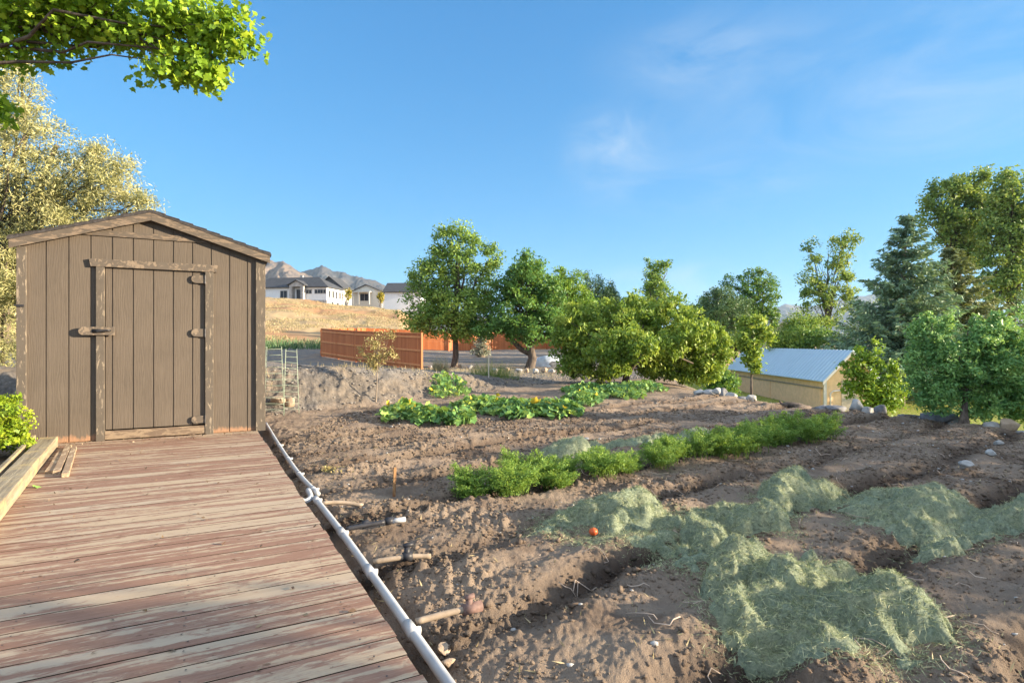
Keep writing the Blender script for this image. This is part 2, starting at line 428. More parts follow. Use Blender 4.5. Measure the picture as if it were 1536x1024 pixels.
LM = dict(
    pear=leaf_mat('pear_leaf', [(0.09, 0.178, 0.038), (0.214, 0.345, 0.071), (0.428, 0.535, 0.095)]),
    dark=leaf_mat('dark_leaf', [(0.041, 0.114, 0.032), (0.091, 0.216, 0.05), (0.17, 0.319, 0.064)]),
    bright=leaf_mat('bright_leaf', [(0.077, 0.168, 0.024), (0.168, 0.306, 0.04), (0.306, 0.398, 0.054)]),
    peach=leaf_mat('peach_leaf', [(.085, .165, .028), (.21, .32, .05), (.45, .51, .085)]),
    olive=leaf_mat('olive_leaf', [(.21, .215, .09), (.39, .375, .16), (.60, .54, .27)], .25),
    poplar=leaf_mat('poplar_leaf', [(.09, .18, .05), (.22, .33, .08), (.48, .52, .13)]),
    spruce=leaf_mat('spruce_needle', [(0.086, 0.154, 0.103), (0.172, 0.274, 0.172), (0.342, 0.444, 0.221)], .12, .7),
    olive_spruce=leaf_mat('sunlit_needle', [(0.112, 0.138, 0.062), (0.225, 0.25, 0.106), (0.375, 0.375, 0.163)], .15, .7),
    grey_spruce=leaf_mat('grey_needle', [(.14, .16, .12), (.24, .26, .19), (.34, .34, .25)], .12, .7),
    juniper=leaf_mat('juniper_leaf', [(0.043, 0.097, 0.048), (0.086, 0.162, 0.065), (0.151, 0.238, 0.086)], .15),
    maple=leaf_mat('maple_leaf', [(0.11, 0.23, 0.02), (0.27, 0.44, 0.035), (0.5, 0.62, 0.05)], .45),
    shrub=leaf_mat('shrub_leaf', [(0.094, 0.228, 0.08), (0.2, 0.4, 0.134), (0.4, 0.613, 0.187)]),
    gold=leaf_mat('gold_leaf', [(.13, .23, .018), (.28, .39, .028), (.50, .54, .05)], .35),
    squash=leaf_mat('squash_leaf', [(0.088, 0.21, 0.064), (0.193, 0.354, 0.097), (0.419, 0.515, 0.097)], .3),
    carrot=leaf_mat('carrot_leaf', [(.085, .18, .035), (.18, .32, .06), (.36, .48, .10)], .4),
    dry=leaf_mat('dry_leaf', [(0.182, 0.14, 0.056), (0.364, 0.308, 0.126), (0.504, 0.378, 0.154)], .25),
    flower=leaf_mat('squash_flower', [(0.65, 0.38, 0.02), (0.75, 0.55, 0.05)], .3),
    clip=leaf_mat('clippings_strand', [(.13, .165, .09), (.34, .39, .22), (.58, .56, .34)], .12, .8),
    autumn=leaf_mat('autumn_leaf', [(0.3, 0.204, 0.024), (0.456, 0.36, 0.036), (0.24, 0.288, 0.036)], .3),
    tuft=leaf_mat('grass_tuft', [(0.072, 0.136, 0.032), (0.144, 0.224, 0.048), (0.32, 0.32, 0.096)], .2),
    straw=leaf_mat('straw', [(.24, .19, .10), (.38, .30, .16), (.5, .41, .24)], .2),
)

def gpt(px, py, D):     # ground point under a column of the picture at distance D
    x = (px-768)/FP*D; return (x, D, float(base_h(x, D)))

# --- mid-ground trees
D = 32; tree('pear_tree', 'tall pointed leafy tree with several spires and straight trunk, left of the dark round tree', 'tree', gpt(681, 0, D), D,
    [(690, 378, 34, 38), (652, 420, 30, 42), (716, 420, 32, 46), (638, 462, 38, 34), (688, 452, 48, 46), (722, 470, 28, 34), (660, 488, 50, 18), (661, 366, 13, 26), (733, 388, 13, 26), (692, 350, 18, 14), (622, 420, 10, 16), (700, 495, 30, 14)],
    LM['pear'], .155, 420, 30000, .48, .19, limbs=14, shell=.35)
D = 31; r = tree('round_tree', 'dark green round tree with a low forked trunk in front of the far fence', 'tree', gpt(795, 0, D), D,
    [(790, 432, 42, 38), (772, 468, 44, 34), (822, 462, 32, 40), (748, 496, 42, 11), (800, 496, 42, 20), (790, 405, 28, 16), (835, 495, 16, 22)],
    LM['dark'], .155, 360, 27000, .45, .27, fork=pt(795, 520, 31), limbs=14, limb_r=.14, shell=.35)
fb = MB(); fo = np.array(r.location); fb.tube([pt(797, 530, 31)-fo, pt(782, 524, 31)-fo, pt(770, 512, 31)-fo, pt(764, 495, 31)-fo], [.2, .15, .13, .08], 9); fb.build('limb', M_BARK, r, True)
D = 37; tree('leafy_tree', 'bright green bushy tree between the dark round tree and the spreading fruit tree', 'tree', gpt(850, 0, D), D,
    [(850, 448, 30, 34), (870, 470, 30, 30), (838, 480, 26, 30), (858, 425, 16, 14)], LM['bright'], .16, 200, 14000, .5, .15)
D = 46; tree('thin_tree', 'dark bluish thin pointed tree behind the bright bushy tree', 'tree', gpt(890, 0, D), D,
    [(880, 440, 9, 28), (897, 432, 8, 24), (915, 445, 14, 22), (900, 460, 28, 24), (880, 415, 3, 10)], LM['juniper'], .17, 220, 11000, .38, .13, aspect=.35)
D = 46; tree('tall_tree', 'tall narrow ragged tree standing up above the spreading fruit tree', 'tree', gpt(985, 0, D), D,
    [(985, 418, 20, 24), (978, 398, 10, 12), (1000, 396, 9, 8), (968, 410, 6, 8), (985, 450, 26, 26), (970, 470, 40, 22), (1020, 470, 22, 22), (985, 440, 13, 30)], LM['pear'], .18, 190, 10500, .4, .16, shell=.3)
D = 36; tree('juniper_bush', 'dark rounded juniper with thin shoots on top, right of the fruit tree', 'tree', gpt(1085, 0, D), D,
    [(1085, 478, 34, 36), (1070, 452, 16, 20), (1105, 470, 20, 25), (1070, 436, 4, 10), (1088, 445, 8, 12)], LM['juniper'], .14, 260, 16000, .4, .15, aspect=.35, up=.1)
D = 52; tree('dark_poplar', 'dark tree with two blunt heads behind the thin sapling', 'tree', gpt(1132, 0, D), D,
    [(1142, 418, 15, 16), (1152, 440, 18, 22), (1118, 418, 10, 16), (1093, 424, 8, 13), (1125, 450, 22, 24), (1140, 480, 28, 26), (1110, 470, 18, 20)], LM['dark'], .2, 190, 11000, .5, .18, shell=.3)
D = 58
for px, py, rx, ry, m, lab in ((905, 478, 40, 34, 'dark', 'dark leafy tree far behind the left half of the fruit tree'), (1045, 485, 40, 30, 'pear', 'green tree far behind the right half of the fruit tree'), (1105, 492, 40, 36, 'dark', 'dense dark tree far behind the juniper')):
    tree('leafy_tree', lab, 'tree', gpt(px, 0, D), D, [(px, py, rx, ry), (px-rx*.6, py+8, rx*.5, ry*.7), (px+rx*.55, py+6, rx*.5, ry*.7), (px+4, py-ry*.7, rx*.4, ry*.5)], LM[m], .24, 200, 11000, .6, .18, shell=.3)
# --- spreading fruit tree
D = 17.5; pb = gpt(938, 0, D)
pr = tree('fruit_tree', 'low wide spreading fruit tree with drooping yellow-green leaves beyond the squash plants', 'tree', pb, D,
    [(868, 492, 36, 36), (850, 522, 24, 30), (918, 478, 40, 28), (962, 472, 38, 28), (1008, 480, 40, 32), (1052, 512, 38, 30), (1082, 524, 18, 20), (1010, 512, 32, 16), (898, 535, 38, 26), (1052, 548, 32, 14), (985, 556, 26, 10), (905, 560, 18, 12), (955, 505, 40, 20), (870, 548, 30, 20), (915, 556, 16, 12), (972, 545, 20, 18), (940, 515, 40, 28, -1.2), (900, 522, 30, 26, -1.3), (985, 515, 30, 18, -1.1), (912, 545, 18, 14, -1.3), (1030, 500, 30, 16, -1.0), (1030, 562, 30, 10), (995, 535, 30, 20), (1015, 455, 12, 14), (950, 452, 14, 12), (862, 462, 12, 14), (1062, 560, 20, 8)],
    LM['peach'], .125, 720, 52000, .24, .12, fork=pt(940, 556, 17.5), limbs=12, aspect=.42, up=.2, droop=.9, shell=.35, limb_r=.045, depth=.9)
lb = MB(); po = np.array(pr.location)
for path, r0 in (([(941, 562), (952, 546), (968, 534), (985, 528), (1005, 530), (1040, 545)], .07), ([(975, 532), (990, 520), (1010, 515), (1030, 512)], .045), ([(940, 556), (925, 530), (900, 510), (880, 500)], .06), ([(942, 558), (950, 520), (960, 490)], .05)):
    lb.tube([pt(x, y, 17.5-.6)-po for x, y in path], [r0*(1-.7*i/(len(path)-1)) for i in range(len(path))], 8)
lb.build('limb', M_BARK, pr, True)
sp = MB(); sp.tube([Vector(pt(928, 542, 17))-Vector(po), Vector(pt(931, 577, 17))-Vector(po)], .025, 6); sp.tube([Vector(pt(930, 560, 17))-Vector(po), Vector(pt(942, 580, 16.6))-Vector(po)], .018, 6)
D = 13.6; tree('sapling', 'slender young tree with pale yellowish upper leaves among the stones at the garden edge', 'tree', (gpt(1126, 0, D)), D,
    [(1124, 520, 17, 26), (1121, 484, 6, 18), (1148, 505, 10, 16), (1130, 548, 9, 16), (1112, 505, 8, 14), (1140, 480, 4, 12)], LM['peach'], .10, 80, 2600, .17, .03, limbs=8, aspect=.5, droop=.3, shell=.1, limb_r=.012)
D = 15.5; tree('leafy_bush', 'light green loose bush covering the right corner of the tan barn', 'bush', gpt(1303, 0, D), D,
    [(1295, 560, 16, 26), (1312, 592, 26, 26), (1278, 578, 14, 18), (1328, 578, 14, 24), (1303, 537, 6, 12), (1322, 545, 5, 14), (1345, 560, 5, 14), (1288, 533, 4, 14), (1312, 528, 4, 16), (1335, 545, 4, 14), (1268, 556, 5, 12), (1342, 598, 14, 18), (1352, 575, 6, 10)], LM['bright'], .10, 190, 5600, .2, .03, limbs=12, shell=.2, limb_r=.015)
# --- spruces
def spruce(name, label, base, h, rad, n_lv, seed, lean=0, mat='spruce', k_=15, nl=.38):
    rg = np.random.default_rng(seed); root = empty(name, base, 0, label, 'tree')
    C = []; Dr = []; mb = MB(); mb.tube([(0, 0, -.2), (0, 0, h*.3), (lean, 0, h*.97)], [.34, .24, .03], 10)
    for i in range(n_lv):
        t = (i+.5)/n_lv; z0 = h*(.13+.86*t); Lm = rad*(1-t)**.8*(1.0 if t > .12 else .85)+.15
        nb = int(12-6*t)
        for k in range(nb):
            q = 2*math.pi*(k+rg.random()*.8)/nb+i; L = Lm*(.62+.55*rg.random()); dv = np.array([math.cos(q), math.sin(q), 0])
            z = z0+rg.normal()*h*.012; pts = []
            m = max(4, int(L/.3))
            for j in range(m+1):
                s = j/m; p = dv*L*s+np.array([lean*t, 0, z-.30*L*math.sin(s*1.9)*.7+.22*L*s**3]); pts.append(p)
            mb.tube(pts, [.05*(1-t)+.012]+[.012]*m, 5)
            side = np.array([-dv[1], dv[0], 0])
            for j in range(1, m+1):
                for _ in range(k_):
                    sd = rg.choice((-1, 1)); w = (1-j/(m+1))*.35*L*rg.random()*.8+.05
                    c = pts[j]+side*sd*w+dv*rg.normal()*.14+np.array([0, 0, -.12*rg.random()-.1*w+rg.normal()*.04])
                    C.append(c); Dr.append(dv*.9+side*sd*.8+np.array([0, 0, -.35]))
    C = np.array(C); Dr = np.array(Dr)
    V, F = leaves(C, nl, .28, .3, 0, dirs=Dr)
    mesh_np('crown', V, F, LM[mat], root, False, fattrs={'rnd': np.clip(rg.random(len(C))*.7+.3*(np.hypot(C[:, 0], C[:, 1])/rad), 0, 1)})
    mb.build('trunk', M_BARK_PALE, root, True)
    return root
spruce('spruce_tree', 'dark blue-green spruce with a visible pale trunk behind the barn roof', gpt(1349, 0, 38), 12.7, 5.0, 30, 3, .5)
spruce('spruce_tree', 'sunlit olive green spruce just right of the darker spruce', gpt(1428, 0, 43), 11.6, 5.2, 30, 4, 0, 'olive_spruce', 18, .42)
# --- right hand trees
D = 60; tree('poplar_tree', 'tall loose poplar with gaps of sky rising behind the spruces', 'tree', gpt(1445, 0, D), D,
    [(1405, 305, 18, 22), (1400, 285, 8, 10), (1435, 285, 22, 20), (1460, 268, 16, 14), (1430, 330, 26, 22), (1460, 320, 24, 30), (1450, 370, 30, 34), (1415, 350, 14, 18), (1475, 295, 18, 22), (1390, 330, 8, 10)], LM['poplar'], .32, 270, 17000, .85, .3, limbs=14, shell=.35)
D = 56; tree('poplar_tree', 'tall sunlit yellow-green poplar cut by the right edge of the picture', 'tree', gpt(1520, 0, D), D,
    [(1500, 295, 22, 26), (1535, 300, 30, 36), (1512, 340, 30, 34), (1545, 360, 36, 44), (1500, 390, 28, 34), (1530, 430, 40, 44), (1490, 430, 24, 30), (1570, 320, 30, 40), (1480, 345, 14, 20), (1515, 270, 10, 12)], LM['poplar'], .32, 360, 23000, .85, .32, limbs=14, shell=.35)
D = 55; tree('poplar_tree', 'thin sparse poplar with see-through crown left of the dark spruce', 'tree', gpt(1240, 0, D), D,
    [(1222, 378, 13, 18), (1266, 365, 17, 16), (1216, 415, 16, 26), (1258, 400, 18, 24), (1240, 440, 26, 26), (1212, 455, 13, 24), (1270, 440, 16, 26), (1280, 360, 8, 12), (1235, 480, 30, 12)], LM['poplar'], .24, 180, 8600, .62, .14, limbs=16, shell=.2)
for i, (px, py, rx, ry, D, m, lab) in enumerate([
    (1215, 508, 36, 16, 48, 'dark', 'low dark bush directly behind the ridge of the barn roof'),
    (1290, 512, 40, 22, 50, 'juniper', 'dusky bush between the barn roof and the dark spruce'),
    (1330, 478, 34, 34, 58, 'pear', 'round green tree far behind the gap between thin poplar and spruce'),
    (1200, 490, 26, 18, 54, 'pear', 'low green tree far behind the left end of the barn'),
    (1178, 512, 18, 12, 44, 'peach', 'small yellowish bush behind the left end of the barn roof'),
    (1400, 575, 40, 26, 46, 'dark', 'shaded bush on the lawn just right of the spruce trunk'),
    (1480, 545, 60, 55, 40, 'dark', 'large shaded bush behind the right-hand shrub'),
    (1540, 500, 60, 60, 46, 'juniper', 'tall dark bush at the right edge under the poplars'),
    (1084, 575, 16, 16, 20, 'dark', 'small dark bush tucked under the right end of the fruit tree')]):
    tree('bush', lab, 'bush', gpt(px, 0, D), D, [(px, py, rx, ry), (px-rx*.4, py+ry*.3, rx*.6, ry*.8), (px+rx*.4, py+ry*.2, rx*.6, ry*.9)], LM[m], .18 if D > 30 else .1, 130, 6500, .016*D, .08, limbs=6)
D = 9.2; tree('orchard_shrub', 'broad green shrub with several thin stems leaning over the edge stones at right', 'shrub', (gpt(1447, 0, 9.0)), D,
    [(1440, 540, 50, 34), (1500, 540, 48, 46), (1478, 503, 40, 22), (1398, 520, 30, 24), (1395, 565, 32, 26), (1505, 595, 44, 30), (1545, 560, 40, 60), (1405, 600, 26, 20), (1470, 612, 30, 20), (1540, 612, 34, 24), (1420, 585, 34, 22), (1470, 560, 40, 30), (1375, 500, 12, 14), (1410, 488, 14, 12), (1515, 492, 22, 14), (1385, 478, 6, 14), (1425, 474, 5, 13), (1460, 470, 6, 13), (1500, 474, 5, 14), (1530, 468, 7, 15), (1368, 540, 8, 12), (1362, 575, 7, 10)],
    LM['shrub'], .062, 640, 34000, .13, .035, limbs=16, shell=.3, limb_r=.016, stems=[(0, 0), (.06, .02), (-.05, .03)], aspect=.45, fork=pt(1448, 590, 9.2))
# --- pale tree behind the shed
D = 12.5
tree('olive_tree', 'large pale silvery yellow tree behind the shed at left', 'tree', (-13.2, 12.6, .1), D,
    [(20, 150, 42, 60), (60, 215, 46, 46), (40, 290, 80, 52), (115, 275, 52, 42), (165, 285, 46, 40), (208, 312, 24, 26), (225, 300, 12, 14), (222, 325, 12, 12), (150, 235, 16, 14), (10, 380, 60, 70), (110, 330, 70, 30), (5, 500, 50, 90), (-60, 250, 70, 130), (-80, 420, 70, 120), (30, 100, 20, 20), (185, 255, 20, 22), (130, 235, 22, 22), (60, 420, 60, 60), (30, 590, 40, 40)],
    LM['olive'], .085, 1300, 105000, .27, .22, aspect=.2, up=.1, droop=.3, shell=.25, limbs=30, limb_r=.07, depth=.9)
# --- maple hanging in from the top left
def maple():
    base = (-8.4, 5.0, 0); root = empty('maple_tree', base, 0, 'bright green maple whose leafy bough hangs into the top left corner', 'tree')
    D = 5.4
    B = blobs_px([(30, 28, 50, 34), (110, 38, 50, 34), (185, 45, 44, 30), (245, 50, 42, 30), (300, 70, 40, 34), (340, 40, 34, 34), (352, 62, 26, 22), (275, 20, 60, 22), (318, 108, 26, 16), (285, 112, 36, 14), (232, 112, 20, 12), (265, 95, 34, 18), (90, 5, 110, 26), (-10, 70, 30, 30), (-8, 160, 20, 22), (150, 5, 90, 20), (330, 120, 10, 12), (60, 70, 36, 10), (62, 88, 14, 12), (120, 80, 12, 12), (100, 72, 16, 12), (205, 78, 12, 14), (20, 95, 22, 14), (365, 25, 14, 22), (380, 60, 8, 14), (300, 128, 10, 8)], D, .9)
    B += blobs_px([(-260, -160, 200, 120), (-120, -110, 160, 90), (-330, 60, 150, 150), (-60, -320, 260, 120), (-420, -200, 200, 200)], 5.2, 1.0)
    w = [min(1, np.prod(b[1])) for b in B]
    Pn, rn, cc, out = clump_points(B[:26], 520, 7600, .15, .06)
    Pf, rf, cf, outf = clump_points(B[26:], 420, 11000, .34, .25)
    P = np.vstack([Pn, Pf]); rnd = np.concatenate([rn, rf]); ou = np.vstack([out, outf])
    V, F, k = lobed(P, .058, up=.35, droop=.5, out=ou*.6)
    off = np.array(base)
    mesh_np('crown', V-off, F, LM['maple'], root, False, fattrs={'rnd': np.repeat(rnd, k)})
    mb = MB(); mb.tube([(0, 0, -.1), (0, 0, .25), (.02, .03, 1.4), (.1, .05, 2.6), (.16, .0, 3.6), (.1, -.1, 4.8)], [.26, .19, .155, .125, .075, .03], 10)
    hub = np.array([.1, .05, 2.6])
    for q in ((30, 40), (160, 40), (250, 55), (310, 75), (345, 45), (236, 92)):
        limb(mb, hub, pt(q[0], q[1], D)-off, .045, .004, .08, 12, .10)
    for k in rng.permutation(len(cf))[:40]: limb(mb, hub, cf[k]-off, .05, .008, .05, 6)
    for k in rng.permutation(len(cc))[:60]:
        a = pt(np.clip((cc[k][0]/cc[k][1])*FP+768-60, -40, 300), 45, D); limb(mb, a-off, cc[k]-off, .008, .003, .02, 4)
    mb.build('trunk', M_BARK, root, True)
maple()
# --- trees and hedge right of the frame whose shade falls over the garden
M_sh = LM['dark']
for i, (x, y, zt, zb_, rx, ry, nl, lab) in enumerate([
    (10.2, .55, 5.2, 2.2, 1.5, 1.15, 6500, 'tall apple tree right of the picture shading the near deck'),
    (12.5, 2.5, 2.45, -.6, 1.3, 1.45, 6800, 'low plum tree right of the picture nearest the apple tree'),
    (13.0, 5.2, 2.8, -.6, 1.4, 1.5, 7200, 'plum tree in the middle of the row right of the picture'),
    (13.8, 8.1, 2.75, -.7, 1.5, 1.6, 7600, 'plum tree at the far end of the row right of the picture')]):
    zc = (zt+zb_)/2; rz = (zt-zb_)/2
    bl = [(np.array([x, y, zc]), np.array([rx, ry, rz]))]+[(np.array([x+.3*math.cos(k*2.1), y+ry*(k/2-1)*.75, zt-rz*.62-.07*((k*7+i*3) % 4)]), np.array([rx*.75, ry*.42, rz*.6])) for k in range(5)]
    tree('orchard_tree', lab, 'tree', (x, y, float(base_h(x, y))), 10, None, M_sh, .12, 170, nl, .34, .09, limbs=8, shell=.3, blobs=bl)

# ------------------------------------------------------------------ shed
def siding_mat(name, c):
    g = NT(name); v = g.obj()
    fl = g.noise(g.map(v, (1, 1, .12)), 9, 3, .5); gr = g.n('ShaderNodeTexWave', wave_type='BANDS', bands_direction='X')
    wv = g.map(v, (1, .2, .1)); g.l(wv, gr.inputs['Vector']); gr.inputs['Scale'].default_value = 14; gr.inputs['Distortion'].default_value = 13; gr.inputs['Detail'].default_value = 3; gr.inputs['Detail Scale'].default_value = 1.4
    fine = g.noise(g.map(v, (1, 1, .06)), 110, 3, .6)
    h = g.math('ADD', g.math('MULTIPLY', gr.outputs['Fac'], g.math('MULTIPLY', fl, .7)), g.math('MULTIPLY', fine, .7))
    k = g.mix(g.ramp(h, [(.25, 0), (.85, 1)]), tuple(x*.86 for x in c), tuple(x*1.12 for x in c))
    k = g.mix(g.ramp(g.noise(v, 2.2, 4), [(.4, 0), (.7, .35)]), k, tuple(x*1.35 for x in c))
    sx = g.n('ShaderNodeSeparateXYZ'); g.l(v, sx.inputs[0])
    zz = g.math('ADD', sx.outputs[2], g.math('MULTIPLY', g.math('SUBTRACT', g.noise(g.map(v, (1, 1, .4)), 16, 5, .7), .5), .22))
    k = g.mix(g.ramp(zz, [(.035, .85), (.075, 0)]), k, (.30, .17, .10))
    k = g.mix(g.ramp(g.noise(g.map(v, (1, 1, .25)), 26, 6, .75), [(.70, 0), (.73, .8)]), k, (.34, .22, .13))
    g.color(k); g.b.inputs['Roughness'].default_value = .72; g.bump(h, .5, .003); return g.m
M_SIDE = siding_mat('shed_siding', (.100, .080, .062))
M_TRIM = peel_mat('weathered_trim', (.098, .080, .064), (.215, .165, .12), .47, (5, 5, 5))
M_TRIMV = peel_mat('weathered_post', (.096, .080, .064), (.26, .21, .155), .42, (9, 9, 2.2))
M_FASC = peel_mat('weathered_fascia', (.096, .078, .062), (.20, .15, .108), .47, (2.2, 6, 9))
M_SILL = peel_mat('weathered_sill', (.125, .09, .065), (.235, .175, .12), .50, (2, 6, 9))
M_SHINGLE = plain('shingle', (.055, .05, .05), .95, .4, 30, bump=.6)
M_DARKM = plain('dark_metal', (.05, .048, .05), .45, .3, 20, .6)
def make_shed():
    root = empty('garden_shed', (SL[0], SL[1], 0), SH_A, 'brown wooden garden shed with peeling trim and gable roof at the end of the deck', 'shed')
    W, ze, za = 2.46, 2.235, 2.635
    def zt(s): return ze+(za-ze)*(1-abs(s-W/2)/(W/2))
    G = [.0]+[.228+.2044*k for k in range(11)]+[W]
    DX0, DX1, DZ0, DZ1 = .772, 1.795, .125, 2.045
    wall = MB(); door = MB()
    def board(mb, a, b, z0, z1=None, y=0.):
        pts = [a, b] if not a < W/2 < b else [a, W/2, b]
        top = [(s, z1 if z1 is not None else zt(s)) for s in pts]
        mb.prism([(a, z0), (b, z0)]+[t for t in reversed(top)], y, y+.012)
    g = .0058
    for a, b in zip(G[:-1], G[1:]):
        a += g; b -= g
        if b <= DX0 or a >= DX1: board(wall, a, b, 0.01)
        else:
            board(wall, a, b, 2.052)
            if a < DX0: board(wall, a, DX0-.003, .01, 2.052)
            if b > DX1: board(wall, DX1+.003, b, .01, 2.052)
            a2, b2 = max(a, DX0+.004), min(b, DX1-.004)
            if b2-a2 > .02: board(door, a2, b2, DZ0, DZ1)
    # backing sheet with the door opening, side and back walls
    def back(mb, y0, y1, a, b, z0, z1=None):
        pts = [a, b] if not a < W/2 < b else [a, W/2, b]
        mb.prism([(a, z0), (b, z0)]+[(s, zt(s) if z1 is None else z1) for s in reversed(pts)], y0, y1)
    back(wall, .009, .03, .0, DX0, 0); back(wall, .009, .03, DX1, W, 0); back(wall, .009, .03, DX0, DX1, 2.05)
    wall.build('front_wall', M_SIDE, root, bevel=.0012)
    door.box((DX0+.004, .009, DZ0), (DX1-.004, .028, DZ1)); d = door.build('door', M_SIDE, root, bevel=.0012)
    sw = MB(); DEP = 3.0
    for x0, x1 in ((-.002, .014), (W-.014, W+.002)):
        k = .032
        while k < DEP-.05: sw.box((x0, k, 0), (x1, min(k+.195, DEP), ze)); k += .2044
        sw.box((x0+(.004 if x0 < 0 else .0), .031, 0), (x1-(.0 if x0 < 0 else .004), DEP, ze-.001))
    back(sw, DEP, DEP+.02, 0, W, 0); sw.build('side_wall', M_SIDE, root)
    # trim
    t = MB(); t.box((-.022, -.038, 0), (.062, -.0015, zt(.02)-.05)); t.build('corner_trim', M_TRIMV, root, bevel=.003)
    t = MB(); t.box((W-.09, -.038, 0), (W+.022, -.0015, zt(W-.02)-.05)); t.build('corner_trim', M_TRIMV, root, bevel=.003)
    t = MB(); t.box((.690, -.038, .0), (.770, -.0015, 2.012)); t.build('door_post', M_TRIMV, root, bevel=.003)
    t = MB(); t.box((1.797, -.038, .0), (1.888, -.0015, 2.012)); t.build('door_post', M_TRIMV, root, bevel=.003)
    t = MB(); t.prism([(.640, 2.013), (1.925, 2.013), (1.932, 2.10), (.622, 2.10)], -.041, -.0015); t.build('door_header', M_TRIM, root, bevel=.003)
    t = MB(); t.box((.772, -.030, .012), (1.795, -.0015, .112)); t.build('door_sill', M_SILL, root, bevel=.004)
    t = MB(); t.box((.50, -.020, 2.372), (W-.50, -.0015, 2.438)); t.build('gable_trim', M_FASC, root, bevel=.003)
    # roof
    OV = .075; sl = (za-ze)/(W/2)
    for sg in (-1, 1):
        cx = W/2
        def P(q, dz): return (cx+sg*q, za-sl*q+dz)
        e = W/2+OV
        ro = MB(); poly = [P(0, .075), P(e+.015, .075), P(e+.015, .047), P(0, .047)]
        if sg > 0: poly = poly[::-1]
        ro.prism(poly, -.095, DEP+.09); r_ = ro.build('roof_slope', M_SHINGLE, root)
        sh = MB()
        for k in range(9):
            q0 = e*k/9; q1 = e*(k+1)/9+.006
            poly = [P(q0, .0765), P(q1, .090), P(q1, .0765)]
            if sg > 0: poly = poly[::-1]
            sh.prism(poly, -.1, DEP+.1)
        sh.build('shingles', M_SHINGLE, r_)
        fa = MB(); poly = [P(.001, .046), P(e, .046), P(e, -.050), P(.001, -.050)]
        if sg > 0: poly = poly[::-1]
        fa.prism(poly, -.088, -.066); fa.build('fascia', M_FASC, root, bevel=.003)
        so = MB(); poly = [P(.002, .0455), P(e-.004, .0455), P(e-.004, .012), P(.002, .012)]
        if sg > 0: poly = poly[::-1]
        so.prism(poly, -.064, .0); so.build('soffit', M_TRIM, root)
    # wooden hinge blocks on the door, latch across the left post
    def paddle(x0, x1, z0, z1, y0, y1, left=True):
        m = MB(); zc = (z0+z1)/2; rr = (z1-z0)/2
        arc = [(x0+rr-rr*math.sin(a), zc+rr*math.cos(a)) for a in np.linspace(0, math.pi, 9)]
        m.prism([(x1, z0), (x1, z1)]+arc if True else [], y0, y1); return m
    for z0, z1 in ((1.868, 1.968), (1.208, 1.306), (.142, .232)):
        h = paddle(1.645, 1.796, z0, z1, -.034, -.0015).build('hinge', M_TRIM, d, bevel=.003)
        b = MB(); b.tube([(1.796, -.040, z0-.004), (1.796, -.040, z1+.004)], .008, 8); b.build('pin', M_DARKM, d)
    la = empty('latch', (0, 0, 0)); la.parent = d
    paddle(.528, .87, 1.222, 1.318, -.066, -.0395).build('latch_block', M_TRIM, d, bevel=.004)
    bpy.data.objects.remove(la)
    b = MB(); b.box((.66, -.072, 1.25), (.78, -.0665, 1.292)); b.tube([(.68, -.08, 1.272), (.72, -.092, 1.262), (.80, -.09, 1.280), (.84, -.078, 1.275)], .011, 8)
    b.build('bolt', M_DARKM, d, True)
    b = MB(); b.box((-.021, -.052, 1.53), (.045, -.0385, 1.555)); b.tube([(-.01, -.03, 1.54), (-.035, -.05, 1.55)], .008, 6); b.build('hook', M_DARKM, root)
    return root
make_shed()

# ------------------------------------------------------------------ deck
def deck_mat():
    g = NT('deck_paint'); v = g.obj(); r = g.attr('rnd')
    off = g.n('ShaderNodeCombineXYZ'); g.l(g.math('MULTIPLY', r, 37.0), off.inputs[0]); g.l(g.math('MULTIPLY', r, 11.0), off.inputs[2])
    va = g.n('ShaderNodeVectorMath', operation='ADD'); g.l(v, va.inputs[0]); g.l(off.outputs[0], va.inputs[1]); vo = va.outputs[0]
    st = g.noise(g.map(vo, (.7, 8.5, 1)), 1.8, 9, .66, .35)
    gr = g.noise(g.map(vo, (1.6, 60, 1)), 2.2, 5, .65, .3)
    ch = g.noise(g.map(vo, (5, 11, 1)), 3.0, 5, .65, .8)
    bias = g.math('MULTIPLY', g.math('SUBTRACT', r, .5), .13)
    f = g.math('ADD', g.math('ADD', st, bias), g.math('MULTIPLY', g.math('SUBTRACT', ch, .5), .34))
    mk = g.ramp(f, [(.45, 0), (.48, .25), (.51, .7), (.545, 1)])
    red = g.mix(ch, (.225, .128, .092), (.34, .215, .155))
    red = g.mix(g.math('MULTIPLY', g.ramp(gr, [(.35, 1), (.6, 0)]), .4), red, (.16, .07, .045))
    wood = g.mix(gr, (.30, .22, .15), (.52, .405, .285))
    wood = g.mix(g.ramp(g.noise(g.map(vo, (.4, 3, 1)), 1.5, 4), [(.45, 0), (.65, .6)]), wood, (.42, .345, .265))
    c = g.mix(mk, wood, red)
    kn = g.ramp(g.noise(g.map(vo, (3, 7, 1)), 4.5, 4, .6), [(.665, 0), (.69, .75)])
    c = g.mix(kn, c, (.13, .075, .05))
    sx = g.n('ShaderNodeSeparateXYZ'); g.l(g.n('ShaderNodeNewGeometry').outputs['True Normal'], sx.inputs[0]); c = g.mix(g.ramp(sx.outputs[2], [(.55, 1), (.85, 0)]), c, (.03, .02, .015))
    g.color(c); g.b.inputs['Roughness'].default_value = .85; g.b.inputs['Specular IOR Level'].default_value = .08
    h = g.math('ADD', g.math('MULTIPLY', mk, .35), g.math('MULTIPLY', gr, .7)); g.bump(h, .7, .004)
    return g.m
M_DECK = deck_mat()
M_JOIST = plain('deck_joist', (.13, .085, .06), .9, .4, 9)
